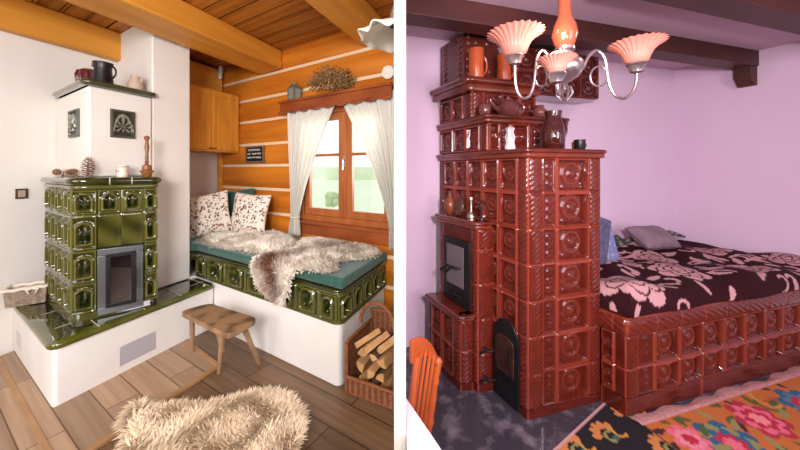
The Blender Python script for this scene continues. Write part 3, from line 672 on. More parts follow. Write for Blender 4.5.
# rows of butt ends facing the front of the basket
fd=np.array(FR_)-np.array(FL); az=math.atan2(fd[1],fd[0])
def bp3(u,v,z):
    p=np.array(FL)+fd*u; n_=np.array([-fd[1],fd[0]])/np.linalg.norm(fd); return (p[0]+n_[0]*v,p[1]+n_[1]*v,z)
LG=[(.20,.15,.075,.060,1.4,'split log at the bottom left of the wicker basket'),(.47,.13,.070,.055,4.1,'split log in the bottom row, middle of the basket'),(.74,.11,.075,.058,2.2,'split log at the bottom right of the wicker basket'),
(.20,.16,.17,.062,2.6,'rounded half log at the left end of the second row'),(.45,.13,.165,.056,.9,'wedge log in the middle of the second row'),(.72,.11,.17,.058,4.0,'wedge log at the right of the second row'),
(.22,.17,.26,.058,1.5,'split log at the left of the third row'),(.48,.15,.25,.048,5.0,'small wedge log in the middle of the third row'),(.74,.12,.265,.060,1.9,'large pale split log at the right of the third row')]
for u,v,z,r,ro,lbl in LG: splitlog(bp3(u,v,z),r,.20,az+rng.uniform(-.08,.08),rng.uniform(-.05,.05),ro,lbl)
for (u,v,z,r,da,el,ro,lbl) in ((.26,.12,.335,.042,-.65,.35,1.2,'pale split log leaning up at the top left of the pile'),(.46,.11,.335,.040,-.6,.4,1.7,'second pale split log leaning at the top of the pile'),(.74,.12,.350,.045,-.5,.3,1.4,'grey barked split log at the top right of the pile')):
    splitlog(bp3(u,v,z),r,.19,az+da,el,ro,lbl)
b=None
# ---- window
wn=obj('window_1',B().box((1.90,1.99),(-1.71,-1.66),(.95,2.16),L).box((1.90,1.99),(-.50,-.445),(.95,2.16),L).box((1.90,1.99),(-1.66,-.50),(2.10,2.16),L).box((1.895,1.99),(-1.66,-.50),(.95,1.01),L).box((1.905,1.985),(-1.12,-1.08),(1.01,2.10),L),winw,bevel=.006); wn['kind']='structure'
def sash(t0,t1):
    b=B(); z0,z1=1.01,2.10; s=(1.915,1.965); w=.075
    b.box(s,(t0,t0+w),(z0,z1),L); b.box(s,(t1-w,t1),(z0,z1),L); b.box(s,(t0+w,t1-w),(z0,z0+w),L); b.box(s,(t0+w,t1-w),(z1-w,z1),L); b.box((1.925,1.955),(t0+w,t1-w),(1.645,1.675),L)
    o=obj('sash',b,winw,wn,bevel=.004); obj('pane',B().box((1.937,1.943),(t0+w,t1-w),(z0+w,z1-w),L),pane_m,o,smooth=0); return o
sash(-1.655,-1.115); sash(-1.085,-.505)
b=B(); b.tube([(1.905,-1.10,1.60),(1.87,-1.10,1.60),(1.868,-1.10,1.50)],.009,L); b.box((1.898,1.906),(-1.115,-1.085),(1.53,1.65),L); obj('window_handle',b,brass,wn)
sl=B().box((1.84,1.985),(-1.715,-.36),(.915,.955),L).box((1.865,1.90),(-1.715,-.40),(.80,.915),L); so=obj('window_sill',sl,redw,wn,bevel=.008)
# valance shelf
b=B(); b.box((1.74,1.895),(-1.735,-.235),(2.235,2.262),L); b.box((1.755,1.775),(-1.735,-.25),(2.135,2.235),L)
for a in np.linspace(-1.675,-.27,9): b.ball((1.762,a,2.135),(.02,.06,.018),L,6)
tag(obj('valance_shelf',b,redw,bevel=.004),'red-brown scalloped shelf board mounted above the window','shelf')
def curtain(label,t_top,t_tie,t_bot,ztop,ztie,zbot,s0=1.81,n=130,seed=0):
    g=np.random.default_rng(seed); b=B(); P=[]; m=50
    for i in range(m+1):
        k=i/m; z=ztop+(zbot-ztop)*k
        kt=(ztop-z)/(ztop-ztie)
        row=[]
        for j in range(n+1):
            u=j/n
            a0,a1=t_top; b0,b1=t_tie
            if z>=ztie:
                e=smooth(np.array(kt),0,1); q0=a0+(b0-a0)*e; q1=a1+(b1-a1)*(1-(1-kt)**1.35 if a1!=a0 else e)
            else:
                e2=(ztie-z)/(ztie-zbot); q0=b0+(t_bot[0]-b0)*e2; q1=b1+(t_bot[1]-b1)*e2
            tt=q0+(q1-q0)*u; w=abs(q1-q0)
            amp=.010+.012*min(1,kt); s=s0+amp*math.sin(u*2*PI*11+seed)+amp*.5*math.sin(u*2*PI*5+1.3*seed+k*2)
            row.append((s,tt,z))
        P.append(row)
    b.grid(P,L); 
    t=thing('curtain',label,'curtain',L.pt(s0,sum(t_top)/2,zbot),'pair of white window curtains'); obj('curtain_cloth',b,curt,t,smooth=80,solid=.002)
    return t,b
t,_=curtain('white curtain gathered to the left side of the window and tied above the cushion',(-.30,-1.06),(-.40,-.50),(-.35,-.53),2.205,.98,.79,seed=1)
b=B(); b.tube([(1.815+.04*math.cos(a),-.45+.058*math.sin(a),.985) for a in np.linspace(0,2*PI,17)],.010,L); obj('tie_band',b,linen,t)
t,_=curtain('white curtain hanging on the right side of the window toward the divider',(-1.745,-1.09),(-1.75,-1.69),(-1.75,-1.69),2.205,.98,.80,seed=2)
# lantern
t=thing('lantern','small grey tin lantern at the left end of the shelf above the window','lantern',L.pt(1.80,-.42,2.262)); f=Fr(L.pt(1.81,-.44,2.263),angB); f.M=f.M*1.25
tin=mat('tin_grey',(.16,.17,.14),.5,(.26,.26,.22),40,metal=.5)
b=B(); b.box((-.042,.042),(-.042,.042),(0,.012),f)
for x in (-.038,.038):
    for y in (-.038,.038): b.box((x-.005,x+.005),(y-.005,y+.005),(.012,.13),f)
for x in (-.02,0,.02): b.box((x-.002,x+.002),(-.039,-.036),(.012,.13),f); b.box((x-.002,x+.002),(.036,.039),(.012,.13),f)
b.box((-.043,.043),(-.043,.043),(.13,.142),f); obj('frame',b,tin,t)
obj('glass',B().box((-.034,.034),(-.034,.034),(.013,.129),f),mat('frosted_glass',(.30,.33,.28),.3),t,smooth=0)
b=B(); b.lathe([(.050,.142),(.030,.168),(.018,.174),(.018,.19),(.001,.203)],f,12); b.tube([(.014*math.cos(a),0,.213+.014*math.sin(a)) for a in np.linspace(0,2*PI,13)],.002,f,5); obj('roof',b,tin,t)
# dried bouquet
b=B(); c0=np.array(L.pt(1.745,-1.04,2.262)); g=np.random.default_rng(4)
for i in range(700):
    a=g.uniform(0,2*PI); e=math.acos(g.uniform(-.6,1)); r=g.uniform(.05,.135); d=np.array([math.cos(a)*math.sin(e)*1.05,math.sin(a)*math.sin(e)*.36,math.cos(e)*1.25])
    base=c0+np.array([0,0,.10]); base[:2]+=d[:2]*.1; q=base+d*r; q[2]=max(q[2],c0[2]+.004); q[:2]=q[:2]
    b.tube([tuple(base),tuple((base+q)/2+g.normal(0,.006,3)),tuple(q)],[.0015,.002,.001],n=4,rel=.2)
    if i%2: 
        w=.012; x=np.cross(d,[0,0,1.]); x/=np.linalg.norm(x)+1e-6; b.add([tuple(q-x*w),tuple(q+d*w*1.6),tuple(q+x*w),tuple(q-d*w*.5+np.array([0,0,.006]))],[(0,1,2),(0,2,3)],W,g.random())
    else: b.ball(tuple(q),.007,n=4,rel=g.random())
V=np.concatenate(b.v); bad=V[:,2]<2.2635
tag(obj('dried_bouquet',b,mat('dried_flower',(.20,.09,.03),.9,rel=(.48,.30,.13)),smooth=0),'bunch of dried brown flowers lying on the shelf above the window','dried flowers')
for m_ in [COL.objects[-1]]:
    pass
# wall plate
b=B(); f=Fr(L.pt(1.862,-1.655,2.385),angA)
M=Matrix.Translation(L.pt(1.86,-1.655,2.385))@Matrix.Rotation(angA,4,'Z')@Matrix.Rotation(-PI/2,4,'Y')
def latheM(b,prof,M,n=28,fl=None,rel=0.):
    P=[[tuple(M@Vector((r*(1+(fl(2*PI*j/n,k/(len(prof)-1)) if fl else 0))*math.cos(2*PI*j/n),r*(1+(fl(2*PI*j/n,k/(len(prof)-1)) if fl else 0))*math.sin(2*PI*j/n),z))) for j in range(n)] for k,(r,z) in enumerate(prof)]
    b.grid(P,W,rel,closed=True)
latheM(b,[(.001,.0),(.05,.0),(.062,.012),(.060,.015),(.045,.004),(.001,.004)],M,30,lambda a,k:.05*math.cos(9*a)*k)
tag(obj('wall_plate',b,porc),'round white scalloped plate hanging on the log wall above the curtain','plate')
# pendant porcelain lamp
pl_=thing('pendant_lamp','white fluted porcelain lampshade hanging against the divider under the ceiling beam','lamp',(-.06,1.22,2.0))
b=B(); cz=2.03
def half(pr,z_off=0):
    P=[]
    for k,(r,z) in enumerate(pr):
        row=[]
        for j in range(49):
            a=PI/2+PI*j/48; fl=.075*math.cos(a*9)*max(0,1-k*.45); zz=z+.010*math.cos(a*9)*max(0,1-k*.6)
            row.append((-.0175+r*(1+fl)*math.cos(a),1.22+r*(1+fl)*math.sin(a),cz+zz+z_off))
        P.append(row)
    b.grid(P)
half([(.140,-.012),(.130,-.002),(.100,.018),(.065,.036),(.030,.050),(.014,.056)])
obj('lamp_shade',b,porc,pl_,smooth=80,solid=.005)
b=B(); b.tube([(-.030,1.22,cz+.046),(-.030,1.22,cz+.085),(-.022,1.22,cz+.12),(-.022,1.22,HZ)],[.012,.010,.004,.004]); obj('cord',b,brass,pl_)
b=B(); b.tube([(-.031,1.22,cz+.030),(-.031,1.22,cz+.045)],[.009,.009]); obj('socket',b,blackm,pl_)
# chalkboard sign with rows of lettering
t=thing('chalkboard_sign','small black letter sign in a grey frame on the log wall','sign',L.pt(1.85,.34,1.6)); 
z0,z1=1.59,1.80; t0,t1=.155,.53
obj('board',B().box((1.852,1.862),(t0+.02,t1-.02),(z0+.015,z1-.015),L),blackm,t,smooth=0)
b=B(); s=(1.845,1.866)
b.box(s,(t0,t1),(z0,z0+.02),L).box(s,(t0,t1),(z1-.02,z1),L).box(s,(t0,t0+.025),(z0+.02,z1-.02),L).box(s,(t1-.025,t1),(z0+.02,z1-.02),L); obj('frame',b,mat('grey_brown_frame',(.17,.11,.07),.6),t,bevel=.002)
g=random.Random(3); chalk=mat('chalk_white',(.75,.72,.68),.8)
for row,(zz,segs) in enumerate(((1.738,[(.06,.30)]),(1.690,[(.05,.12),(.145,.22),(.24,.32)]),(1.645,[(.05,.13),(.155,.20),(.22,.32)]))):
    for a,c in segs:
        x=a
        while x<c-.006:
            w=g.uniform(.011,.015); T1=t1-x; q=g.choice([0,.008,.016]); b=B(); b.box((1.849,1.852),(T1-.0045,T1),(zz,zz+.022),L); b.box((1.8485,1.8515),(T1-w,T1-.001),(zz+q,zz+.006+q),L); x+=w+.004
            obj('letter',b,chalk,t,smooth=0)
# cabinet
cb=thing('wall_cabinet','golden wooden two-door wall cabinet between chimney and log wall','cabinet',L.pt(1.5,.95,1.72))
obj('body',B().box((1.038,1.862),(.715,1.175),(1.722,2.470),L),cabm,cb,bevel=.004)
for s0,s1 in ((1.06,1.468),(1.476,1.862)):
    b=B(); b.box((s0,s1),(.702,.714),(1.74,2.455),L); y=(.690,.702); w=.06
    b.box((s0,s1),y,(1.74,1.74+w),L); b.box((s0,s1),y,(2.455-w,2.455),L); b.box((s0,s0+w),y,(1.74+w,2.455-w),L); b.box((s1-w,s1),y,(1.74+w,2.455-w),L)
    o=obj('door',b,cabm,cb,bevel=.004)
    if s0>1.2: b=B(); b.box((s0-.04,s0+.06),(.674,.689),(1.752,1.764),L); obj('handle',b,blackm,o,bevel=.003)
b=B(); f=Fr(L.pt(1.79,1.02,2.71),0.); b.lathe([(.001,0),(.018,.004),(.024,.02),(.024,.085),(.001,.087)],f,16); b.box((-.02,.02),(.0,.04),(.085,.185),f)
tag(obj('motion_sensor',b,mat('white_plastic',(.7,.68,.64),.4)),'small white sensor under the ceiling above the wall cabinet','sensor')

# ================================================================ RIGHT ROOM THINGS
def rope(x,y,w,h):    # slanted rope twist
    e=np.minimum(w/2-np.abs(x),np.minimum(y,h-y)); prof=np.sqrt(np.clip(1-(x/(w*.5))**2,0,1))
    tw=np.abs(np.sin((y*1.0-x*.8)*PI/.032)); H=prof*.010+tw*.006*prof; H=H*smooth(e,.0,.008)
    return H,tw*.2
def medal(x,y,w,h):
    e=np.minimum(w/2-np.abs(x),np.minimum(y,h-y)); H=smooth(e,.001,.005)*.012-smooth(e,.016,.024)*.026; r=smooth(e,.001,.004)*(1-smooth(e,.014,.018))*.8-smooth(e,.016,.024)*.0
    R_=min(float(np.median(w)),float(np.median(h)))
    q=np.hypot(x,y-h*.54); s=w*.30
    s=w*.25; rg=np.exp(-((q-s)/(.055*w))**2); H=H+rg*.012; boss=np.clip(1-q/(w*.15),0,1)**.5; H=H+boss*.018
    an=np.arctan2(x,y-h*.54); pet=np.clip(np.cos(an*6),0,1)*np.exp(-((q-w*.17)/(.04*w))**2); H=H+pet*.004
    for sx in (-1,1):
        d=np.hypot(x-sx*w*.24,y-h*.17); H=H+np.exp(-(d/(.07*w))**2)*.012
        d=np.hypot(x-sx*w*.08,y-h*.14); H=H+np.exp(-(d/(.05*w))**2)*.010
    return H,r+rg*.35+boss*.3
def narrow(x,y,w,h):
    e=np.minimum(w/2-np.abs(x),np.minimum(y,h-y)); H=smooth(e,.001,.005)*.008-smooth(e,.008,.014)*.008; r=smooth(e,.001,.004)*(1-smooth(e,.007,.011))*.5
    for k in (.26,.5,.74):
        d=np.hypot(x,y-h*k); H=H+np.exp(-((d-w*.16)/(.06*w))**2)*.010+np.exp(-(d/(.07*w))**2)*.008
    return H,r
def mixed(kinds):
    def f(x,y,w,h,i,j):
        H=np.zeros_like(x);r=np.zeros_like(x); K=np.array(kinds)[i]
        for k,fn in ((0,rope),(1,narrow),(2,medal)):
            h_,r_=fn(x,y,w,h); H=np.where(K==k,h_,H); r=np.where(K==k,r_,r)
        pln=K==3; e=np.minimum(w/2-np.abs(x),np.minimum(y,h-y)); H=np.where(pln,smooth(e,0,.004)*.006,H)
        g=e<.003; return H,np.where(g,1.,r)
    return f
rs=thing('tiled_stove','tall stepped reddish brown tiled stove rising in blocks to the ceiling beam','stove',R.pt(.25,.45,0))
rows7=[.055+.2176*k for k in range(8)]
def block(name,s0,s1,t0,t1,z0,rows,front_cols,front_k,side_cols,side_k,plinth=None,right=False):
    b=B()
    pth=[R.pt(s0,t1)[:2],R.pt(s0,t0+.008)[:2],R.pt(s0+.002,t0+.002)[:2],R.pt(s0+.008,t0)[:2],R.pt(s1,t0)[:2]]
    if right: pth+=[R.pt(s1+.004,t0+.006)[:2],R.pt(s1+.004,t1)[:2]]
    ls=t1-t0; cols=[0]+[ls-c for c in reversed(side_cols)]; cols=cols[:-1] if abs(cols[-1]-ls)<1e-6 else cols
    cols=[ls-c for c in reversed(side_cols)]+[ls+c for c in front_cols[1:]]
    kinds=list(reversed(side_k))+list(front_k)
    if right: cols+=[ls+(s1-s0)+.09,ls+(s1-s0)+(t1-t0)+.03]; kinds+=[0,3]
    relief(b,pth,zsamp(rows[0],rows[-1],.0085),tiled(cols,rows,mixed(kinds)),.0085)
    if z0<rows[0]: relief(b,pth,[z0,rows[0]-.004,rows[0]],tiled(cols,[z0,rows[0]+.001],lambda x,y,w,h,i,j:(.004+0*x,(w/2-np.abs(x)<.002)*1.)),.02)
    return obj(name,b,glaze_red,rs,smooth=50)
def cap(name,s0,s1,t0,t1,z0,z1,out=.03,left=.04,right=.02,front=.03):
    b=B(); pth=dens([R.pt(*p)[:2] for p in ((s0-left*.6,t1),(s0-left*.6,t0-front*.4),(s0-left*.3,t0-front*.6),(s1+right*.5,t0-front*.6),(s1+right*.6,t0-front*.4),(s1+right*.6,min(t1,t0+.5)))],.05)
    h=(z1-z0); nosing(b,pth,z0+h*.45,z1,front*.6,inner=.05); nosing(b,pth,z0,z0+h*.5,front*.15,inner=.05,rel=.3)
    b.box((s0-left*.6,s1+right*.6),(t0-front*.6,t1),(z0+.002,z1-.001),R)
    return obj(name,b,slab_red,rs,smooth=50)
sc5=[0,.075,.235,.395,.555,.715,.87,.935]; sk5=[0,2,2,2,2,2,3]
# main tower: front t=0, side s=0
block('tile_tower',0,.555,0,.93,0,rows7,[0,.10,.20,.455,.555],[0,1,2,0],sc5,sk5,right=True)
cap('tower_cornice',0,.555,0,.93,1.578,1.632)
block('second_tier',0,.66,.342,.93,1.632,[1.634,1.835],[0,.09,.18,.33,.48,.66],[2,1,2,1,3],[0,.08,.24,.40,.588],[0,2,2,2],right=True)
cap('second_cornice',0,.66,.342,.93,1.835,1.890)
block('third_tier',0,.56,.513,.93,1.89,[1.892,2.085],[0,.09,.25,.41,.56],[0,1,2,2],[0,.10,.25,.417],[0,2,2],right=True)
cap('third_cornice',0,.56,.513,.93,2.085,2.190,left=.11,front=.06)
# curved crown
crown=[(0,2.19),(.0,2.56),(.03,2.585),(.16,2.60),(.22,2.585),(.27,2.54),(.31,2.46),(.35,2.38),(.40,2.335),(.43,2.27),(.44,2.19)]
b=B(); n=len(crown); v=[(s,.608,z) for s,z in crown]+[(s,.93,z) for s,z in crown]
b.add(v,[tuple(range(n)),tuple(range(n,2*n))[::-1]]+[(i,i+n,(i+1)%n+n,(i+1)%n) for i in range(n)],R)
# relief ornaments on the crown
g=np.random.default_rng(2)
for s,z in ((.035,2.25),(.035,2.31),(.035,2.37),(.035,2.43),(.035,2.49),(.035,2.54),(.20,2.50),(.15,2.36),(.22,2.28),(.30,2.30),(.35,2.27),(.30,2.24),(.10,2.5),(.38,2.24)): b.ball((s,.606,z),(.018,.012,.02),R,6,rel=.4)
for z in np.arange(2.22,2.55,.045): b.ball((-.002,.66,z),(.012,.03,.02),R,6,rel=.2); b.ball((-.002,.86,z),(.012,.03,.02),R,6,rel=.2)
obj('crown',b,mat('dark_red_glaze',(.10,.022,.014),.25,(.075,.016,.011),9,coat=.5,rel=(.2,.05,.03)),rs,smooth=30,bevel=.006)
b=B(); pth=[R.pt(.561,.70)[:2],R.pt(1.45,.70)[:2]]
relief(b,pth,zsamp(2.16,2.56,.011),tiled([0,.22,.45,.68,.90],[2.16,2.36,2.56],mixed([2,2,2,2])),.011); b.box((.561,1.448),(.71,.93),(2.158,2.56),R); obj('flue_box',b,mat('flue_glaze',(.075,.012,.008),.18,(.055,.01,.007),9,coat=.8,rel=(.16,.03,.02)),rs,smooth=50)
# ---- the small range: upper fire box and low box
def rblock(name,s0,s1,t0,t1,z0,rows,fc,fk,sc_,sk_): return block(name,s0,s1,t0,t1,z0,rows,fc,fk,sc_,sk_)
block('range_upper',-.119,0.0,.289,.74,0,[.055,.26,.50,.73,.96,1.10],[0,.112],[0],[0,.06,.41,.45],[0,3,3])
cap('range_cornice',-.119,-.022,.289,.74,1.10,1.155,left=.05,right=-.02)
block('range_lower',-.215,-.12,.335,.74,0,[.05,.27,.475],[0,.092],[0],[0,.07,.22,.36,.405],[0,2,2,3])
cap('range_ledge',-.215,-.122,.335,.74,.475,.522,left=.03,right=-.02)
# oven door in the side of the upper box
def sidepanel(b,t0,t1,z0,z1,s,th,arch=0.): 
    n=14; poly=[(t0,z0),(t1,z0)]
    if arch:
        c=(t0+t1)/2; hw=(t1-t0)/2; poly+=[(c+hw*math.cos(PI*k/n),z1-arch+arch*math.sin(PI*k/n)) for k in range(n+1)]
    else: poly+=[(t1,z1),(t0,z1)]
    m=len(poly); v=[(s,a,c) for a,c in poly]+[(s-th,a,c) for a,c in poly]
    b.add(v,[tuple(range(m)),tuple(range(m,2*m))[::-1]]+[(i,i+m,(i+1)%m+m,(i+1)%m) for i in range(m)],R)
b=B(); sidepanel(b,.345,.655,.53,1.00,-.132,.014); dd_=obj('oven_door',b,blackm,rs,bevel=.004)
b=B(); sidepanel(b,.40,.60,.66,.95,-.147,.006); obj('door_panel',b,mat('grey_mica',(.15,.125,.14),.35),dd_,bevel=.003)
iron=blackm
def twig(b,t,z,d=1):
    b.tube([(-.147,t,z),(-.185,t,z),(-.20,t+.03*d,z+.015),(-.215,t+.075*d,z-.035)],[.007,.008,.008,.011],R)
b=B(); twig(b,.43,.80); twig(b,.47,.795,1.4); obj('door_handle',b,iron,dd_)
b=B(); b.tube([(-.147,.42,.57),(-.165,.42,.60),(-.165,.50,.60),(-.147,.50,.57)],.006,R); obj('damper',b,iron,dd_)
# arched cast-iron fire door in the tower side
b=B(); sidepanel(b,.045,.262,.02,.545,-.014,.012,.14); fdr=obj('fire_door',b,iron,rs,bevel=.004)
b=B(); sidepanel(b,.075,.232,.20,.44,-.027,.008,.05); obj('hearth_window',b,mat('brown_mica',(.03,.012,.010),.3,(.07,.03,.02),14,spec=.3),fdr,bevel=.003)
b=B(); sidepanel(b,.085,.222,.05,.15,-.027,.008); b.tube([(-.035,.215,.20),(-.05,.215,.30),(-.04,.215,.38)],.006,R); b.tube([(-.035,.095,.20),(-.05,.095,.30),(-.04,.095,.38)],.006,R); obj('ash_door',b,iron,fdr,bevel=.003)
for z in (.30,.11):
    b=B(); b.tube([(-.036,.23,z),(-.07,.235,z),(-.10,.26,z-.01),(-.11,.28,z-.035)],[.006,.007,.007,.009],R); b.tube([(-.07,.235,z),(-.09,.27,z+.012)],[.006,.008],R); obj('door_handle',b,iron,fdr)
# ---- low tiled bed bench
pb=thing('tiled_bench','long reddish brown tiled bench bed with medallion tiles against the pink wall','bench',R.pt(1.7,.3,0))
def bblock():
    b=B(); s0,t0=.556,-.153
    pth=[R.pt(s0,-.008)[:2],R.pt(s0,t0+.008)[:2],R.pt(s0+.002,t0+.002)[:2],R.pt(s0+.008,t0)[:2],R.pt(2.905,t0)[:2]]
    ls=.145; cols=[0,ls-.06,ls,ls+.09,ls+.224]+[ls+.445+.2195*k for k in range(10)]; cols[-1]=max(cols[-1],ls+2.36)
    kd=[2,3,0,1]+[2]*(len(cols)-5)
    relief(b,pth,zsamp(.111,.490,.0085),tiled(cols,[.111,.286,.490],mixed(kd)),.0085)
    relief(b,pth,[0.001,.107,.111],tiled(cols,[0,.112],lambda x,y,w,h,i,j:(.004+0*x,(w/2-np.abs(x)<.002)*1.)),.02)
    def band(x,y,w,h,i,j):
        e=np.minimum(w/2-np.abs(x),np.minimum(y,h-y)); tw=np.abs(np.sin((y+x*.55)*PI/.036)); bul=np.sqrt(np.clip(1-((y-h/2)/(h/2))**2,0,1)); return .010+bul*.018+tw*.006*smooth(e,0,.01),np.where(e<.0022,1.,tw*.3)
    relief(b,pth,zsamp(.490,.603,.008),tiled(cols,[.490,.603],band),.0085)
    return b
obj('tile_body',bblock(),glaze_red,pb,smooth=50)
obj('bench_top',B().prism([(.572,-.150),(2.905,-.150),(2.905,.945),(.572,.945)],.56,.600,R),slab_red,pb)

# ---- painted surfaces: a canvas in metres, sampled to vertex colours
class Canvas:
    def __init__(c,w,h,res,base): c.w,c.h,c.res=w,h,res; c.X,c.Y=np.meshgrid(np.linspace(0,w,int(w/res)+1),np.linspace(0,h,int(h/res)+1)); c.C=np.ones(c.X.shape+(3,))*np.array(base)
    def put(c,m,col): c.C[m]=col
    def petals(c,x,y,r,n,col,ph=0,deep=.35):
        d=np.hypot(c.X-x,c.Y-y); a=np.arctan2(c.Y-y,c.X-x); c.put(d<r*(1-deep+deep*np.abs(np.cos(n*(a-ph)/2))),col)
    def ringp(c,x,y,r,n,col,w=.006,ph=0,deep=.35):
        d=np.hypot(c.X-x,c.Y-y); a=np.arctan2(c.Y-y,c.X-x); q=r*(1-deep+deep*np.abs(np.cos(n*(a-ph)/2))); c.put(np.abs(d-q)<w,col)
    def ell(c,x,y,a,b_,ang,col):
        dx,dy=c.X-x,c.Y-y; u=dx*math.cos(ang)+dy*math.sin(ang); v=-dx*math.sin(ang)+dy*math.cos(ang); c.put((u/a)**2+(v/b_)**2<1,col)
    def stroke(c,pts,w,col):
        for (x0,y0),(x1,y1) in zip(pts[:-1],pts[1:]):
            d=np.hypot(x1-x0,y1-y0)+1e-9; t=np.clip(((c.X-x0)*(x1-x0)+(c.Y-y0)*(y1-y0))/d**2,0,1); c.put(np.hypot(c.X-x0-t*(x1-x0),c.Y-y0-t*(y1-y0))<w,col)
    def curl(c,x,y,r,a0,turn,w,col):
        c.stroke([(x+r*(1-.6*k/14)*math.cos(a0+turn*k/14),y+r*(1-.6*k/14)*math.sin(a0+turn*k/14)) for k in range(15)],w,col)
# blanket
bw,bh=2.40,1.20; g=random.Random(5); mar=(.028,.004,.006); pk=(.56,.33,.32)
cv=Canvas(bw,bh,.009,mar)
def peony(x,y,r,ph):
    cv.petals(x,y,r,6,pk,ph,.22); 
    for rr,n in ((.74,5),(.48,4),(.24,3)): cv.ringp(x,y,r*rr,n,mar,.006,ph+rr*5,.3)
    for k in range(6): a=ph+k*PI/3+.5; cv.stroke([(x+r*.75*math.cos(a),y+r*.75*math.sin(a)),(x+r*.95*math.cos(a+.1),y+r*.95*math.sin(a+.1))],.006,mar)
for x,y,r in ((.27,.23,.21),(.62,.72,.15),(.92,.34,.16),(1.28,.72,.17),(1.62,.30,.16),(1.95,.70,.16),(.22,.82,.13),(1.0,1.02,.13),(1.62,1.05,.12),(2.2,.3,.14)):
    for k in range(9):
        a=k*2*PI/9+g.random(); l=r+g.uniform(.06,.15); cv.ell(x+l*math.cos(a),y+l*math.sin(a),.065,.022,a+g.uniform(-.8,.8),pk)
    for k in range(4): a=g.random()*6.3; cv.curl(x+r*1.5*math.cos(a),y+r*1.5*math.sin(a),.075,a,3.6,.011,pk)
    cv.petals(x,y,r+.016,6,mar,x*7,.2); peony(x,y,r,x*7)
nx,ny=cv.X.shape[1],cv.X.shape[0]
U=cv.X;V_=cv.Y
def roll(q,end):      # arc length to (offset, height 0..1): a short upright side rounding into the flat top
    a=np.clip(q/.20,0,1)*PI/2; o=np.where(q<.20,.12*(1-np.cos(a)),.12+(q-.20)); h=np.where(q<.20,np.sin(a),1.); return o,h
o1,h1=roll(V_,0); oL,hL=roll(U,0); eR=np.clip((bw-U)/.08,0,1); eB=np.clip((bh-V_)/.08,0,1)
hh=np.minimum(h1,hL)*np.sqrt(np.clip(1-(1-eR)**2,0,1))*np.sqrt(np.clip(1-(1-eB)**2,0,1))
Zb=.607+hh*(.120+.022*np.sin(U*5+V_*7)+.014*np.sin(U*13-V_*11)+.035*smooth(.9-U,0,.9))+.05*hh*np.exp(-((U-1.7)**2/.12+(V_-1.05)**2/.03))
wv=.012*np.sin(U*9)+.016*np.sin(U*3.3)
P=np.stack([.580+oL+.015*np.sin(V_*9)*(U>.2),-.185+wv*(1-V_/bh)+o1,Zb],-1)
b=B(); b.grid(P,R,0.,cv.C); bl=tag(obj('plush_blanket',b,blankm,smooth=80),'dark maroon plush blanket with large pale pink flowers on the tiled bench','blanket')
# quilt layer under it, pillows
b=B(); P=[[(.80+1.2*i/30,.74+.19*j/8,.775+.03*math.sin(i*.9)*math.sin(j)+.02*(math.sin(PI*j/8))) for j in range(9)] for i in range(31)]
qc=Canvas(1,1,.1,(.03,.06,.03))
C=np.array([[(.03,.06,.035) if (i+2*j)%5 else (.35,.28,.24) for j in range(9)] for i in range(31)])
b.grid(P,R,0.,C); tag(obj('green_quilt',b,paintm,smooth=80,solid=.03),'dark green patterned quilt edge showing behind the maroon blanket at the wall','quilt')
p=R.pt(2.03,.62,.85); pillow('bed_pillow','smooth grey mauve pillow lying on the maroon blanket by the wall','pillow',p,.44,.27,.15,(-1.0,.04,math.atan2(.2832,.9591)),dull)
b=B(); P=[[(2.33+.33*i/10,.72+.16*j/6,.80+.055*math.sin(PI*i/10)*math.sin(PI*min(1,(j+1)/6))+.004*math.sin(i*3+j)) for j in range(7)] for i in range(11)]
C=np.array([[(.04,.035,.04) if (i+j)%3 else (.4,.36,.33) for j in range(7)] for i in range(11)]); b.grid(P,R,0.,C); tag(obj('folded_scarf',b,paintm,smooth=80,solid=.02),'dark patterned folded cloth behind the grey pillow','cloth')
t=thing('gift_bag','blue floral paper bag standing on the bench behind the red stove','bag',R.pt(1.03,.40,.76)); 
b=B(); b.add([(.98,.36,.77),(1.24,.36,.77),(1.19,.40,1.08),(1.02,.40,1.09),(.98,.46,.77),(1.24,.46,.77),(1.19,.43,1.08),(1.02,.43,1.09)],[(0,1,2,3),(5,4,7,6),(1,5,6,2),(4,0,3,7),(0,4,5,1)],R); obj('bag_body',b,bluep,t)
b=B(); b.add([(.86,.28,.77),(1.0,.28,.77),(1.08,.30,1.10),(.90,.30,1.16),(.86,.34,.77),(1.0,.34,.77),(1.08,.35,1.10),(.90,.35,1.16)],[(0,1,2,3),(5,4,7,6),(1,5,6,2),(4,0,3,7),(0,4,5,1),(3,2,6,7)],R)
tag(obj('folded_jacket',b,navy,bevel=.015),'folded dark navy garment standing between the red stove and the blue bag','garment')
b=B(); b.box((.60,.70),(-.10,.05),(.603,.612),R); tag(obj('paper_sheet',b,mat('white_paper',(.6,.5,.5),.8),bevel=.001),'white paper lying on the bench corner under the maroon blanket','paper')
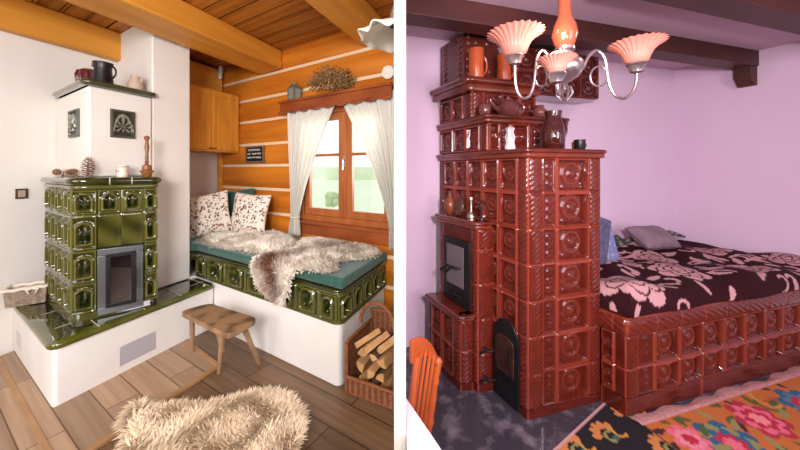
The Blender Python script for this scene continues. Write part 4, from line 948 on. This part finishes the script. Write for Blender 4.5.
# ---- carpets
ora=(.55,.17,.035); grn=(.09,.12,.03); lgr=(.28,.30,.10); blu=(.03,.13,.24); red=(.52,.02,.05); pkk=(.80,.17,.24); dk=(.05,.02,.02); ylw=(.62,.33,.05)
cw,chh=2.32,1.5; cv=Canvas(cw,chh,.010,ora); g=random.Random(11)
def flower(x,y,r,cols,n,ph):
    for k,cc in enumerate(cols): cv.petals(x,y,r*(1-k/len(cols)*.9),n+(k%2),cc,ph+k*.4,.28)
def carpetart():
    for i in range(46):
        x,y=g.uniform(.05,cw-.05),g.uniform(.06,chh-.06); cv.curl(x,y,g.uniform(.04,.10),g.random()*6.3,g.choice([-1,1])*g.uniform(2,4.5),.011,g.choice([grn,lgr,ylw,dk,grn]))
        a=g.random()*6.3; cv.ell(x+.06,y,.05,.016,a,g.choice([grn,lgr,dk,(.5,.1,.03)]))
    F=[(.33,1.24,.17,[blu,lgr,blu,red,pkk]),(.70,1.31,.15,[(.45,.03,.06),pkk,red,(.9,.3,.3)]),(1.15,1.28,.16,[blu,(.1,.2,.3),red,pkk]),(1.62,1.26,.17,[red,pkk,(.8,.4,.3)]),(2.05,1.28,.14,[blu,red,pkk]),
       (.14,1.33,.10,[pkk,(.8,.3,.35),red]),(.6,.88,.15,[red,pkk,ylw]),(1.0,.80,.16,[blu,lgr,red]),(1.45,.88,.14,[pkk,red]),(1.9,.86,.15,[blu,red,pkk]),(.3,.6,.14,[red,pkk]),(1.2,.4,.15,[blu,red]),(.6,.3,.14,[red,ylw]),(1.8,.4,.15,[red,pkk])]
    for x,y,r,cc in F:
        for k in range(8): a=k*PI/4+x; cv.ell(x+(r+.045)*math.cos(a),y+(r+.045)*math.sin(a),.05,.018,a+.6,g.choice([grn,lgr,dk]))
        flower(x,y,r,cc,7,x*3)
    for x,y in ((.95,1.10),(.50,1.08),(1.38,1.06),(1.85,1.08)):
        for k in range(8): a=k*PI/4; cv.ell(x+.035*math.cos(a),y+.035*math.sin(a),.03,.009,a,(.55,.45,.45))
        cv.petals(x,y,.018,6,(.1,.03,.08))
    m=(chh-cv.Y<.035); cv.put(m,(.62,.18,.08))
carpetart()
def rug(name,label,canvas,fr,z,m=paintm,th=.008):
    nx=canvas.X.shape[1]; b=B(); P=np.stack([canvas.X,canvas.Y-canvas.h,z+th+.002*np.sin(canvas.X*9)*np.sin(canvas.Y*7)],-1); b.grid(P,fr,0.,canvas.C)
    w,h=canvas.w,canvas.h; b.box((0,w),(-h,0),(z,z+th-.003),fr,0.,(.25,.1,.06)); return tag(obj(name,b,m,smooth=60),label,'carpet')
# orange carpet: its back edge runs along the bench, left end cut off by a slanting edge
o=R.pt(.575,-.215); f=Fr((o[0],o[1]),math.atan2(.2832,.9591)); cr=rug('floral_carpet','orange carpet with large blue, pink and green flowers along the tiled bench',cv,f,.009)
b=B(); g=np.random.default_rng(8); n=90; xs=np.linspace(-.02,2.31,n); 
P=[]
for i,x in enumerate(xs): 
    y1=-.005+.012*math.sin(x*9)+.012*math.sin(x*23+1); P.append([(x,-.03,.019),(x,-.01,.022),(x,y1+.024,.014),(x,y1+.05,.003)])
b.grid(P,f); obj('fringe',b,mat('pale_fringe',(.66,.36,.34),.9,(.5,.25,.22),50),cr)
# black carpet with orange flowers under it
bk_=(.010,.009,.012); cv2=Canvas(1.0,.9,.010,bk_); og=(.62,.25,.07); g2=random.Random(3)
cvs=cv; cv=cv2
for x,y in ((.18,.86),(.42,.80),(.70,.80),(.30,.62),(.60,.58),(.86,.60),(.45,.40),(.2,.4),(.75,.3)):
    for k in range(5): a=PI*.1+k*PI/5; cv.ell(x+.062*math.cos(a),y+.05*math.sin(a)-.01,.028,.019,a,og)
    cv.curl(x,y-.05,.05,.3,4,.009,lgr); cv.ell(x+.02,y-.06,.028,.02,0,(.05,.14,.10)); cv.curl(x+.08,y-.06,.05,2.,3,.007,ylw)
m=(cv2.h-cv2.Y<.018); cv2.put(m,(.60,.36,.34))
p0=np.array([.745,1.655]);  # left end seen at the frame bottom
e0=np.array(R.pt(.0,-.20)[:2]); e1=np.array(R.pt(.50,-.045)[:2]); dv=e1-e0; f2=Fr((e0[0],e0[1]),math.atan2(dv[1],dv[0]))
a_=np.array(R.pt(-.12,-.235)[:2]); f2=Fr((a_[0],a_[1]),math.atan2(dv[1],dv[0])); 
cv2s=cv2; cv=cvs
rug('black_carpet','black carpet with orange flowers lying beneath the corner of the orange one',cv2,f2,.0005,th=.006)
# ---- beams
bd=thing('ceiling_beam','long dark brown ceiling beam crossing behind the chandelier to the right wall','beam',R.pt(1.0,.38,2.49))
obj('beam_timber',B().prism([(-.640,.30),(2.905,.30),(2.905,.46),(-.568,.46)],2.49,2.638,R),darkw,bd,bevel=.006)
b=B(); v=[(2.80,2.4895),(2.908,2.4895),(2.908,2.31),(2.86,2.31),(2.83,2.36),(2.80,2.40)]; m_=len(v); b.add([(s,.312,z) for s,z in v]+[(s,.43,z) for s,z in v],[tuple(range(m_))[::-1],tuple(range(m_,2*m_))]+[(i,(i+1)%m_,(i+1)%m_+m_,i+m_) for i in range(m_)],R); obj('bracket',b,darkw,bd,bevel=.004)
b=B(); b.prism([(1.10,1.72),(2.80,2.235),(3.55,2.47),(3.60,2.30),(1.15,1.56)],2.49,2.638); tag(obj('ceiling_beam',b,darkw,bevel=.006),'dark brown ceiling beam in the upper right corner of the pink room','beam')
# ---- crockery on the red stove
def mug(s,t,z,label,r=.045,h=.19,ha=0.,m=orangep,cat='mug',name='clay_mug'):
    return vessel(name,label,cat,R.pt(s,t,z),[(r*.9,0),(r,.01),(r*.95,h*.5),(r,h)],m,(r*.95,h*.48,.035,h*.6,.008,ha))
mug(.055,.540,2.191,'tall orange clay mug with handle on the left of the highest stove ledge',.058,.225,.25)
mug(.30,.540,2.191,'orange clay mug behind the glass lampshades on the highest stove ledge',.055,.21,.25)
def teapot(s,t,z,label,k=1.,a=0.):
    t_=thing('teapot',label,'teapot',R.pt(s,t,z)); f=Fr(R.pt(s,t,z),a)
    b=B(); b.lathe([(.001,0),(.03*k,0),(.052*k,.02*k),(.058*k,.045*k),(.045*k,.075*k),(.025*k,.088*k),(.025*k,.092*k),(.001,.093*k)],f,24); b.ball((0,0,.10*k),.010*k,f,6); obj('body',b,mauve,t_)
    b=B(); b.tube([(-.045*k,0,.035*k),(-.075*k,0,.05*k),(-.10*k,0,.085*k)],[.016*k,.012*k,.008*k],f); obj('spout',b,mauve,t_)
    b=B(); handle(b,(0,0),.045*k,.05*k,.045*k,.065*k,.008*k,f,0.); obj('handle',b,mauve,t_)
teapot(.235,.425,1.8905,'mauve teapot standing on the middle ledge of the red stove under the lamp',1.45,.2)
t=vessel('clay_cup','small mauve cup left of the teapot on the middle ledge','cup',R.pt(.045,.43,1.8905),[(.026,0),(.042,.026),(.044,.06),(.034,.085)],mauve)
t=vessel('round_pot','round mauve pot standing behind the tall brown jug','pot',R.pt(.49,.40,1.8905),[(.025,0),(.048,.028),(.050,.06),(.030,.085),(.036,.098)],mauve,(.045,.05,.02,.04,.006,.2))
t=vessel('glazed_jug','tall dark brown glazed jug with handle on top of the stove tower','jug',R.pt(.315,.12,1.633),[(.050,0),(.066,.02),(.076,.10),(.062,.17),(.048,.21),(.055,.255)],brownj,(.055,.145,.055,.14,.009,.3))
t=vessel('coffee_cup','small black cup right of the brown jug on the stove tower','cup',R.pt(.50,.09,1.633),[(.028,0),(.034,.01),(.034,.05),(.036,.07)],blackm,(.033,.035,.02,.035,.005,.3))
b=B(); b.box((.57,.62),(.16,.21),(1.6325,1.70),R); tag(obj('small_box',b,mat('orange_card',(.62,.26,.08),.6),bevel=.003),'small orange box behind the black cup on the stove tower','box')
b=B(); b.box((.03,.11),(.20,.26),(1.6325,1.64),R)
t=thing('glare_figure','white ribbed shape added for the glare at the left of the stove tower top','ornament',R.pt(.11,.22,1.633)); f=Fr(R.pt(.08,.23,1.633),0.)
b=B(); b.lathe([(.001,0),(.030,0),(.034,.02),(.026,.05),(.033,.09),(.022,.12),(.030,.15),(.001,.155)],f,24,fl=lambda a,k:.08*math.cos(8*a)); obj('body',b,mat('glare_white',(.75,.62,.66),.2,coat=.6),t)  # white body stands in for a bright glare on the tiles
# small range top
ZR=1.1555
t=vessel('clay_flask','round brown clay flask at the back of the small range top','flask',R.pt(-.085,.66,ZR),[(.020,0),(.045,.03),(.050,.07),(.040,.11),(.016,.14),(.013,.17),(.018,.18)],mat('brown_clay',(.22,.06,.025),.3,(.14,.04,.02),14),(.03,.11,.03,.06,.006,2.6))
M=Matrix.Translation(R.pt(-.085,.535,ZR+.072))@Matrix.Rotation(math.atan2(.2832,.9591)+PI,4,'Z')@Matrix.Rotation(PI/2-.15,4,'Y')
b=B(); latheM(b,[(.001,-.01),(.045,-.008),(.068,.008),(.066,.012),(.045,0),(.001,-.004)],M,30); tag(obj('clay_plate',b,mat('dark_plate',(.06,.022,.018),.2,(.12,.05,.04),18,coat=.5)),'dark round glazed plate standing upright on the small range top','plate')
t=thing('brass_bell','pale brass bell-shaped candlestick on the small range top','candlestick',R.pt(-.075,.42,ZR)); f=Fr(R.pt(-.075,.42,ZR),0.)
b=B(); b.lathe([(.001,0),(.030,0),(.032,.012),(.022,.035),(.012,.05)],f,22); obj('foot',b,brass,t); b=B(); b.lathe([(.012,.05),(.009,.06),(.010,.13),(.015,.135),(.013,.15),(.001,.152)],f,16); obj('stem',b,brass,t)
t=thing('iron_trivet','dark iron ornament beside the brass candlestick on the range top','ornament',R.pt(-.06,.345,ZR)); f=Fr(R.pt(-.055,.335,ZR),0.)
b=B(); b.lathe([(.001,0),(.022,0),(.020,.01),(.006,.02),(.006,.09),(.001,.092)],f,14); obj('stem',b,iron,t); b=B(); b.tube([(.026*math.cos(a),0,.105+.026*math.sin(a)) for a in np.linspace(0,2*PI,17)],.005,f); obj('ring',b,iron,t)
# ---- chandelier
C0=np.array([.595,1.12]); ch=thing('chandelier','metal chandelier with three fluted pink glass shades and an amber glass chimney','chandelier',(C0[0],C0[1],1.80))
f=Fr((C0[0],C0[1],0),0.)
b=B(); b.lathe([(.001,1.775),(.010,1.78),(.014,1.79),(.006,1.80),(.012,1.815),(.045,1.835),(.062,1.86),(.060,1.885),(.045,1.90),(.022,1.915),(.022,1.925),(.034,1.93),(.034,1.94),(.001,1.942)],f,32); obj('body',b,nickel,ch,smooth=50)
b=B(); b.lathe([(.028,1.94),(.034,1.955),(.044,1.985),(.038,2.02),(.024,2.05),(.020,2.09),(.024,2.13),(.022,2.13),(.018,2.09),(.022,2.05),(.036,2.02),(.042,1.985),(.032,1.955),(.026,1.942)],f,28); obj('glass_chimney',b,amber,ch)
b=B(); b.tube([(C0[0],C0[1],1.94),(C0[0],C0[1],2.639)],.005); b.tube([(C0[0]+.03*math.cos(a),C0[1],1.765+.012*math.sin(a)-.0) for a in np.linspace(0,2*PI,3)],.003) if False else None
obj('hanging_rod',b,nickel,ch)
b=B()
for k in range(8): 
    a=k*PI/4; b.tube([(C0[0]+.02*math.cos(a),C0[1]+.02*math.sin(a),1.80),(C0[0]+.028*math.cos(a),C0[1]+.028*math.sin(a),1.775),(C0[0]+.008*math.cos(a),C0[1]+.008*math.sin(a),1.75)],.003,n=5)
obj('pendant_drop',b,nickel,ch)
def pleat(a,k): return .085*math.cos(26*a)*max(0,k-.25)
for (ex,ey,zb) in ((.408,1.10,1.900),(.840,1.10,1.872),(.520,1.03,1.815)):
    e=np.array([ex,ey])-C0; ln=np.linalg.norm(e); u=e/ln
    def q(r,z): return (C0[0]+u[0]*r,C0[1]+u[1]*r,z)
    ctrl=[(q_*ln,z_) for q_,z_ in ((.26,1.865),(.33,1.905),(.44,1.928),(.55,1.905),(.59,1.86),(.62,1.81),(.70,1.768),(.82,1.755),(.93,1.772),(.99,1.81))]+[(ln,zb-.02)]
    # Catmull-Rom through the control points
    cp=[ctrl[0]]+ctrl+[ctrl[-1]]; pts=[]
    for i in range(1,len(cp)-2):
        for k in range(6):
            t_=k/6; p0_,p1_,p2_,p3_=[np.array(x) for x in cp[i-1:i+3]]
            pts.append(.5*((2*p1_)+(-p0_+p2_)*t_+(2*p0_-5*p1_+4*p2_-p3_)*t_**2+(-p0_+3*p1_-3*p2_+p3_)*t_**3))
    pts.append(np.array(ctrl[-1]))
    b=B(); b.tube([q(*p) for p in pts],.0055,n=8); fs=Fr((ex,ey,0),0.)
    # inner scroll
    b.tube([q(ln*(.48+.12*math.cos(a)),1.835+.036*math.sin(a)) for a in np.linspace(.6,6.6,20)],.0035,n=6)
    am=obj('arm',b,nickel,ch)
    b=B(); b.lathe([(.006,zb-.03),(.020,zb-.025),(.026,zb-.005),(.032,zb),(.030,zb+.006),(.001,zb+.008)],fs,24); obj('cup',b,nickel,am)
    k_=((.93 if ex<.6 else .84) if ey>1.05 else .6)
    pr=[(.028*k_,zb+.006),(.042*k_,zb+.016*k_),(.048*k_,zb+.035*k_),(.058*k_,zb+.058*k_),(.080*k_,zb+.080*k_),(.101*k_,zb+.092*k_)]
    b=B(); b.lathe(pr,fs,156,fl=pleat); b.lathe([(r-.003,z) for r,z in pr],fs,156,fl=pleat)
    so=obj('glass_shade',b,shadeg,ch,smooth=80)
    b=B(); b.ball((0,0,zb+.04*k_+(.02 if k_<.7 else 0)),((.016,.016,.026) if k_>.7 else (.034,.034,.034)),fs,10); obj('bulb',b,bulbm,ch)
    l=bpy.data.lights.new('lamp_light','POINT'); l.energy=.5 if ey>1.05 else 1.6; l.color=(1,.66,.5); l.shadow_soft_size=.03
    lo=bpy.data.objects.new('lamp_light',l); COL.objects.link(lo); lo.location=(ex,ey,zb+.15)
# ---- chair and table at the lower left of the pink room
chx=thing('wooden_chair','orange varnished wooden chair with turned posts and spindles at the white table','chair',(.10,1.05,0))
pr_=np.array([.137,1.10]); pl0=np.array([.040,.955]); dv=(pl0-pr_); 
def bpnt(u,z,lean=.0): p=pr_+dv*u; return (max(p[0]-.15*(.84-z),.031),p[1]-.03*(.84-z),z)
b=B(); pts=[bpnt(0,z) for z in (.40,.55,.60,.615,.63,.70,.74,.755,.77,.80,.825,.835)]; b.tube(pts,[.011,.013,.014,.018,.014,.015,.012,.016,.012,.015,.016,.008],n=12); obj('back_post',b,orangew,chx)
b=B(); pts=[bpnt(1,z) for z in (.40,.6,.75,.925)]; b.tube([(max(x,.032),y,z) for x,y,z in pts],.011,n=10); obj('back_post',b,orangew,chx)
b=B(); n=16; top=[];bot=[]
for k in range(n+1):
    u=k/n; top.append(.825+.150*math.sin(PI*.5*u**.8)); bot.append(top[-1]-.042-.030*u)
V=[];
for side in (-.007,.007):
    for k in range(n+1):
        p=bpnt(k/n,.8); V+=[(p[0]+side*.86,p[1]-side*.5,bot[k]),(p[0]+side*.86,p[1]-side*.5,top[k])]
F=[]; m_=2*(n+1)
for k in range(n): F+=[(2*k,2*k+1,2*k+3,2*k+2),(m_+2*k,m_+2*k+2,m_+2*k+3,m_+2*k+1),(2*k+1,m_+2*k+1,m_+2*k+3,2*k+3),(2*k,2*k+2,m_+2*k+2,m_+2*k)]
F+=[(0,m_,m_+1,1),(2*n,2*n+1,m_+2*n+1,m_+2*n)]
b.add(V,F); obj('crest_rail',b,orangew,chx,bevel=.003)
for u in (.25,.45,.66,.85):
    b=B(); b.tube([bpnt(u,z) for z in (.455,.6,.70,.80+.15*math.sin(PI*.5*u**.8)-.03*u)],[.006,.008,.007,.006],n=8); obj('spindle',b,orangew,chx)
b=B(); b.prism([bpnt(0,.45)[:2],bpnt(.9,.45)[:2],(.045,.74),(.16,.79)],.42,.45); obj('seat',b,orangew,chx,bevel=.008)
for p in ((.125,1.075),(.045,.955),(.055,.76),(.15,.81)): b=B(); b.tube([(p[0],p[1],.001),(p[0],p[1],.425)],[.010,.014]); obj('leg',b,orangew,chx)
tb=thing('dining_table','table corner under a white cloth in front of the orange chair','table',(.15,.6,0))
tpoly=[(.0175,.923),(.080,.790),(.22,.49),(.0175,.36)]
obj('tabletop',B().prism(tpoly,.79,.815),orangew,tb)
for p in ((.032,.86),(.19,.50),(.035,.39)): b=B(); b.tube([(p[0],p[1],.001),(p[0],p[1],.79)],.012); obj('leg',b,orangew,tb)
b=B(); b.prism([(.0165,.929),(.083,.792),(.226,.486),(.0165,.355)],.8165,.820); 
ed=[(.119,.857),(.306,.478)]; tag(obj('tablecloth',b,cloth,bevel=.001),'smooth white cloth covering the table corner at the lower left of the pink room','tablecloth')
